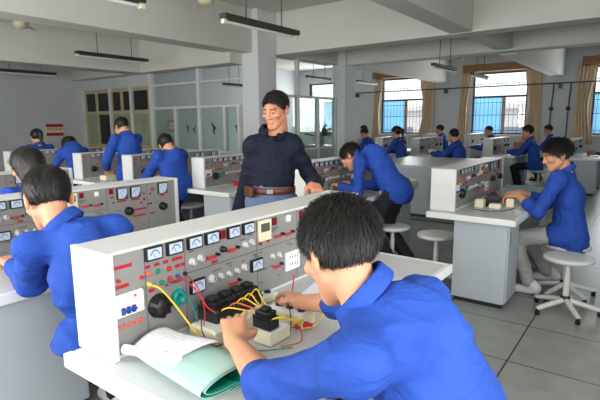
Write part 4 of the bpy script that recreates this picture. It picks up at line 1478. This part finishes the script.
    mesh_obj('collar', np.array(cv_), np.array(cq), jm, body, base)
    # --- trousers
    T = Field()
    T.cone(hipL, hipR, 0.090, 0.090, 0.02)
    T.cone(pel, pel + spine * 0.10, *g('waist', (0.108, 0.106)), 0.02, (fwd_n, 0.76))
    for (h, k, a) in ((hipL, knL, anL), (hipR, knR, anR)):
        T.cone(h, k, 0.080, 0.062, 0.02); T.cone(k, a + (k - a) * 0.06, 0.062, 0.056, 0.02)
    v, q = T.mesh(max(res, 0.012))
    v = wrinkle(v, q, g('wr', 0.008) * 0.8, g('seed', 1) + 5)
    mesh_obj('trousers', v, q, g('tm', M['darktr']), body, base)
    # --- shoes
    for (a, k) in ((anL, knL), (anR, knR)):
        td = unit(V(*g('toe', tuple(f)))[:3])
        S_ = Field()
        z = a[2] - 0.045
        hl = V(a[0], a[1], z) - td * 0.05; toe = V(a[0], a[1], z - 0.008) + td * 0.155
        S_.cone(hl, toe, 0.040, 0.036, 0.02); S_.cone(hl + V(0, 0, 0.03), V(a[0], a[1], a[2] + 0.02), 0.040, 0.046, 0.03)
        S_.cut(lambda P, z=z: (P[:, 2] - (z - 0.034)), 0.004)
        v, q = S_.mesh(max(0.008, res * 0.7))
        mesh_obj('shoe', v, q, g('sm', M['darkshoe']), body, base)
    # --- hair
    hair(body, base, hed, RH * hs, g('hair', 'short'), g('hn', 1200), g('hl', 0.035), g('whorl', (0.012, -0.075, 0.105)), g('lift', 0.35), g('hw', 0.0024), g('seed', 1), None, g('jitter', 0.25))
    return body, dict(f=f, lat=lat, spine=spine, fwd=fwd_n, base=base, shL=shL, shR=shR, elL=elL, elR=elR, knL=knL, knR=knR, nek=nek, che=che, pel=pel, slat=slat)
# ================================================================== the people
def seated(xy, label, face, hair_='short', seat=0.43, lean=0.20, headz=1.17, hands=None, **kw):
    """someone on a stool facing -x"""
    x, y = xy
    sp = dict(facing=(-1, 0), pelvis=(x, y, seat + 0.10), chest=(x - lean * 0.45, y, seat + 0.40), neck=(x - lean, y, headz - 0.150), head=(x - lean - 0.06, y, headz),
              face=face, wrL=(x - 0.52, y - 0.12, 0.79), wrR=(x - 0.52, y + 0.14, 0.79), anL=(x - 0.30, y - 0.12, 0.08), anR=(x - 0.32, y + 0.12, 0.08), hair=hair_, res=0.017, hn=700)
    sp.update(kw)
    return make_person(label, sp)

# nearest student, seen from behind: wiring the contactors
P1, J1 = make_person('nearest student in a royal blue jacket seen from behind, wiring contactors at the foreground bench', dict(
    facing=(-1, 0.0), pelvis=(-0.17, 0.96, 0.52), chest=(-0.345, 0.965, 0.83), neck=(-0.515, 0.955, 1.015), head=(-0.588, 0.948, 1.112), fat=1.04,
    face=(-0.84, 0.36, -0.38), headup=(-0.35, 0.1, 0.93),
    shL=(-0.435, 0.765, 0.945), shR=(-0.455, 1.165, 0.955), wrL=(-0.905, 0.905, 0.805), wrR=(-0.972, 1.300, 0.785),
    elL=(0.35, -0.8, -0.5), elR=(0.1, 0.6, -0.6), covL=0.06, covR=0.28, bareL=0.95, bareR=0.85,
    hdL=(-0.66, 0.60, 0.30), dorsalL=(0.45, -0.45, 0.75), curlL=(0.30, 0.55, 0.65, 0.70), thumbL=0.45, spread=0.16,
    hdR=(-0.80, 0.55, -0.05), dorsalR=(0.1, 0.2, 0.95), curlR=(0.45, 0.65, 0.8, 0.85), thumbR=0.6,
    anL=(-0.45, 0.80, 0.08), anR=(-0.48, 1.12, 0.08), tm=M['darktr'], res=0.0085, bres=0.009, hres=0.0030, wr=0.012, wfq=0.8, hump=True,
    hair='short', hn=16000, hl=0.034, hw=0.0010, lift=0.9, jitter=0.38, whorl=(0.015, -0.078, 0.100), seed=3))

# left student leaning over the left bench
make_person('student in a royal blue jacket at the left edge, leaning over the left bench', dict(
    facing=(-1, 0.1), pelvis=(-1.655, 1.20, 0.53), chest=(-1.735, 0.965, 0.82), neck=(-1.850, 0.925, 1.020), head=(-1.935, 0.908, 1.125),
    face=(-0.90, 0.12, -0.42), shL=(-1.875, 0.800, 0.955), shR=(-1.745, 1.075, 0.985), wrL=(-2.32, 0.90, 0.79), wrR=(-2.12, 1.18, 0.80),
    elL=(0.3, 0.2, -1.0), elR=(0.3, 0.5, -0.7), covL=0.80, covR=0.8, anL=(-2.06, 1.22, 0.085), anR=(-1.98, 1.44, 0.085), sm=M['shoe'], hem=(-1.710, 0.950, 0.55), hemcut=0.575, fat=1.10, skirt=False,
    res=0.010, hn=7000, hl=0.030, hw=0.0013, lift=0.3, jitter=0.2, wr=0.011, wfq=0.8, hump=True, seed=4))

# teacher
TB, JT = make_person('standing teacher in a dark navy polo shirt looking down to the left', dict(
    facing=(0.56, -0.83), pelvis=(-1.845, 2.195, 0.93), chest=(-1.840, 2.200, 1.16), neck=(-1.832, 2.205, 1.370), head=(-1.806, 2.195, 1.492),
    face=(0.12, -0.96, -0.24), hscale=0.84, wrL=(-1.545, 2.205, 1.082), wrR=(-1.965, 1.985, 0.830), shL=(-1.745, 2.270, 1.285), shR=(-1.930, 2.135, 1.285),
    elL=(-0.4, 0.8, -0.3), elR=(-0.56, 0.83, 0.0), hdL=(0.55, -0.45, -0.35), hdR=(0.1, -0.2, -1.0), dorsalL=(0.4, -0.1, 0.9), dorsalR=(-0.8, -0.6, 0),
    anL=(-1.765, 2.27, 0.09), anR=(-1.925, 2.15, 0.09), knee=(0.56, -0.83, 0), hem=(-1.845, 2.195, 1.00), hemcut=1.040, top='polo_shirt', jm=M['navy'], tm=M['jeans'], cov=0.95,
    res=0.0095, hn=5000, hl=0.030, hw=0.0014, lift=0.45, collar=0.010, whorl=(0.04, -0.05, 0.125), wr=0.008, fat=0.88, seed=6, skirt=False, waist=(0.128, 0.122), hair='short',
    skinm=mat('skin_tan', rgb(186, 126, 96), 0.5, var=0.06, scale=25)))
# belt and pouch of the teacher
bl = MB()
c0 = Vector(JT['pel']) + Vector((0, 0, 0.092))
pts = []
fw_, lt_ = Vector(JT['fwd']), Vector(JT['lat'])
n = 40; vs = []; fs = []
for i in range(n):
    a = 2 * PI * i / n
    for (dr, dz) in ((0.0, -0.019), (0.007, -0.019), (0.007, 0.019), (0.0, 0.019)):
        vs.append(c0 + fw_ * (math.cos(a) * (0.106 + dr)) + lt_ * (math.sin(a) * (0.136 + dr)) + Vector((0, 0, dz)))
for i in range(n):
    for k in range(4):
        fs.append((i * 4 + k, i * 4 + (k + 1) % 4, ((i + 1) % n) * 4 + (k + 1) % 4, ((i + 1) % n) * 4 + k))
bl.add([v - Vector(JT['base']) for v in vs], fs, 0, True)
belt = bl.build('belt', M['belt'], TB)
mt = frame_mtx(c0 + fw_ * 0.113 - Vector(JT['base']), fw_, lt_)
MB().box((-0.018, -0.014, 0), (0.018, 0.014, 0.006), 0.002, mtx=mt).build('buckle', M['metal'], belt)
mt = frame_mtx(c0 + fw_ * 0.070 - lt_ * 0.115 - Vector(JT['base']), fw_ * 0.6 - lt_ * 0.8, (0, 0, 1))
MB().box((-0.035, -0.045, 0), (0.030, 0.045, 0.030), 0.008, mtx=mt).build('belt_pouch', M['pouch'], TB)

# student bending over the bench behind the foreground console
make_person('student in blue and dark trousers bending low over a bench beside the teacher', dict(
    facing=(-1, -0.08), pelvis=(-1.93, 4.12, 0.80), chest=(-2.09, 4.10, 1.02), neck=(-2.275, 4.07, 1.115), head=(-2.385, 4.05, 1.085),
    face=(-0.72, -0.15, -0.72), headup=(-0.75, 0, 0.66), shL=(-2.20, 3.90, 1.055), shR=(-2.22, 4.27, 1.055), wrL=(-2.45, 3.97, 0.80), wrR=(-2.47, 4.22, 0.80),
    elL=(0.5, -0.2, -0.6), elR=(0.5, 0.3, -0.6), anL=(-1.92, 4.02, 0.09), anR=(-1.83, 4.24, 0.09), knee=(-1, 0, 0.05), hem=(-1.915, 4.12, 0.79), skirtlen=0.04, hump=True,
    res=0.0115, hn=2600, hl=0.045, hw=0.0022, seed=8, wr=0.010))

# right student
make_person('student in blue jacket and pale trousers sitting at the right bench, looking down', dict(
    facing=(-1, -0.1), pelvis=(-0.49, 4.29, 0.53), chest=(-0.515, 4.27, 0.83), neck=(-0.555, 4.25, 1.03), head=(-0.615, 4.21, 1.150),
    face=(-0.86, -0.46, -0.30), hscale=0.95, shL=(-0.575, 4.065, 0.975), shR=(-0.56, 4.43, 0.975), wrL=(-0.865, 4.15, 0.815), wrR=(-0.90, 4.36, 0.81),
    elL=(0.6, -0.6, -0.6), elR=(0.5, 0.5, -0.6), covL=0.45, covR=0.5, bareL=0.75, bareR=0.6, hdL=(-0.9, 0.3, -0.15), hdR=(-0.9, -0.1, -0.1),
    anL=(-0.74, 4.16, 0.085), anR=(-0.66, 4.58, 0.085), tm=M['lighttr'], sm=M['shoe'], hem=(-0.475, 4.28, 0.47), hair='short', hn=5000, hl=0.050, hw=0.0018, lift=0.95, jitter=0.4,
    res=0.0105, seed=10, wr=0.010, whorl=(0.0, -0.06, 0.12)))

# dark haired girl behind the left student
seated((-3.22, 1.52), 'dark haired girl behind the left student, her face turned down', (-0.85, -0.25, -0.45), 'bob', headz=1.135, lean=0.22, res=0.013, hn=5000, hl=0.045, lift=0.05, hw=0.0016, jitter=0.12, seed=12)
# back left
seated((-7.62, 3.58), 'long-haired girl in blue at the far left below the notice board', (-0.95, 0.1, -0.3), 'tail', headz=1.225, lean=0.12, neck=(-7.745, 3.58, 1.10), hn=1200, hl=0.03, lift=0.05, jitter=0.12, seed=13)
def bent(label, x, y, hz, head, **kw):
    sp = dict(facing=(-1, 0), pelvis=(x, y, 0.85), chest=(x - 0.14, y, 1.06 - (1.35 - hz) * 0.2), neck=(head[0] + 0.08, head[1], head[2] - 0.06), head=head,
              face=(-0.8, 0.0, -0.6), headup=(-0.5, 0, 0.8), wrL=(x - 0.42, y - 0.13, 0.80), wrR=(x - 0.42, y + 0.15, 0.80), anL=(x + 0.02, y - 0.10, 0.09), anR=(x + 0.04, y + 0.11, 0.09), knee=(-1, 0, 0.05),
              elL=(0.3, -0.6, -0.6), elR=(0.3, 0.6, -0.6), res=0.016, hn=700, hump=True, hem=(x + 0.02, y, 0.74))
    sp.update(kw)
    return make_person(label, sp)
bent('student in blue bent low over a bench beneath the notice board', -6.52, 3.55, 1.15, (-6.84, 3.58, 1.115), chest=(-6.66, 3.55, 1.02), seed=14, hair='bob')
bent('student in blue standing tall at the left with head lowered, back towards us', -5.38, 3.60, 1.38, (-5.52, 3.60, 1.375), neck=(-5.44, 3.595, 1.275), chest=(-5.37, 3.59, 1.10), face=(-0.8, 0.0, -0.6), fat=1.05, seed=15, res=0.014,
     headup=(-0.4, 0, 0.9), wrL=(-5.62, 3.42, 0.86))
bent('student in blue bent forward between two consoles left of the teacher', -4.25, 3.40, 1.20, (-4.40, 3.42, 1.175), neck=(-4.355, 3.42, 1.105), chest=(-4.31, 3.41, 0.98), face=(-0.6, 0.3, -0.75), pelvis=(-4.24, 3.40, 0.78), fat=1.08, seed=16, res=0.014)
# back right
seated((-4.22, 9.30), 'woman in blue with tied dark hair sitting right of the second pillar', (-1, 0.1, -0.1), 'tail', headz=1.20, lean=0.12, seed=17)
seated((-6.62, 12.2), 'dark haired student at the back directly right of the second pillar', (-0.6, -0.7, -0.2), headz=1.20, lean=0.1, seed=18, jm=M['whiteshirt'])
seated((-5.72, 10.9), 'dark haired student leaning low at the back beneath the window nearest the second pillar', (-0.9, -0.2, -0.5), headz=1.13, lean=0.25, seed=19)
seated((-3.02, 9.30), 'student in blue seated at the back with his back to us', (-0.9, 0.5, -0.1), headz=1.15, lean=0.10, fat=1.15, seed=20)
seated((-4.40, 12.3), 'student at the back whose head shows above the pale console end', (-0.9, -0.3, -0.2), headz=1.20, lean=0.12, seed=21)
seated((-3.12, 12.15), 'dark haired student whose head alone shows below the middle window', (-0.5, -0.8, -0.1), headz=1.17, lean=0.12, seed=22)
seated((-1.92, 10.62), 'student in blue and black trousers at the back facing left', (-0.95, -0.2, -0.15), headz=1.19, lean=0.14, seed=23, hair_='mop', res=0.014)
seated((-1.88, 12.5), 'dark haired student behind the one facing left at the back', (-0.8, -0.4, -0.1), headz=1.19, lean=0.12, seed=24)

# ================================================================== light
W = bpy.data.worlds.new('World'); S.world = W; W.use_nodes = True
bg = W.node_tree.nodes['Background']
sky = W.node_tree.nodes.new('ShaderNodeTexSky')
sky.sky_type = 'HOSEK_WILKIE'
sky.turbidity = 8.0
sky.sun_direction = Vector((0.3, -0.6, 0.75)).normalized()
mixn = W.node_tree.nodes.new('ShaderNodeMixRGB')
mixn.inputs['Fac'].default_value = 0.75
mixn.inputs['Color2'].default_value = (0.92, 0.95, 1.0, 1)
W.node_tree.links.new(sky.outputs[0], mixn.inputs['Color1'])
W.node_tree.links.new(mixn.outputs[0], bg.inputs['Color'])
bg.inputs['Strength'].default_value = 2.3

def area(name, loc, rot, sx, sy, power, col=(1, 1, 1)):
    l = bpy.data.lights.new(name, 'AREA'); l.shape = 'RECTANGLE'; l.size = sx; l.size_y = sy; l.energy = power; l.color = col
    o = bpy.data.objects.new(name, l); COL.objects.link(o); o.location = loc; o.rotation_euler = rot
    return o
# lights at the added windows behind and beside the camera, standing in for flash
for k, (a, b) in enumerate(RWINS):
    area('window_fill_light', ((a + b) / 2, YN + 0.03, 1.62), (PI / 2, 0, 0), b - a - 0.1, 1.3, (85, 110, 45)[k], (1.0, 0.985, 0.95))
area('window_fill_light', (XR - 0.03, (RW[0] + RW[1]) / 2, 1.62), (PI / 2, 0, PI / 2), RW[1] - RW[0] - 0.1, 1.3, 95, (1.0, 0.99, 0.96))
# daylight entering through the far windows
for (a, b) in WINS:
    area('window_fill_light', ((a + b) / 2, YF - 0.02, 1.98), (-PI / 2, 0, 0), b - a - 0.1, 1.9, 85 if a < -10 else 42, (0.97, 0.99, 1.0))

# ================================================================== camera
cam = bpy.data.cameras.new('Camera'); co = bpy.data.objects.new('Camera', cam); COL.objects.link(co)
cam.sensor_width = 36.0
cam.lens = 476.0 * 36.0 / 600.0
cam.clip_start = 0.05
r2, u2, fw = Vector((0.8021, 0.5971, -0.0086)), Vector((-0.0889, 0.1337, 0.9870)), Vector((-0.5894, 0.7917, -0.1607))
fw.normalize(); r2 = (r2 - fw * r2.dot(fw)).normalized(); u2 = r2.cross(fw).normalized()
m = Matrix((r2, u2, -fw)).transposed().to_4x4(); m.translation = Vector((0, 0, 1.42))
co.matrix_world = m
S.camera = co
S.view_settings.view_transform = 'Standard'
S.view_settings.look = 'None'
S.view_settings.exposure = 0.18
S.view_settings.gamma = 1.0
S.view_settings.use_curve_mapping = False
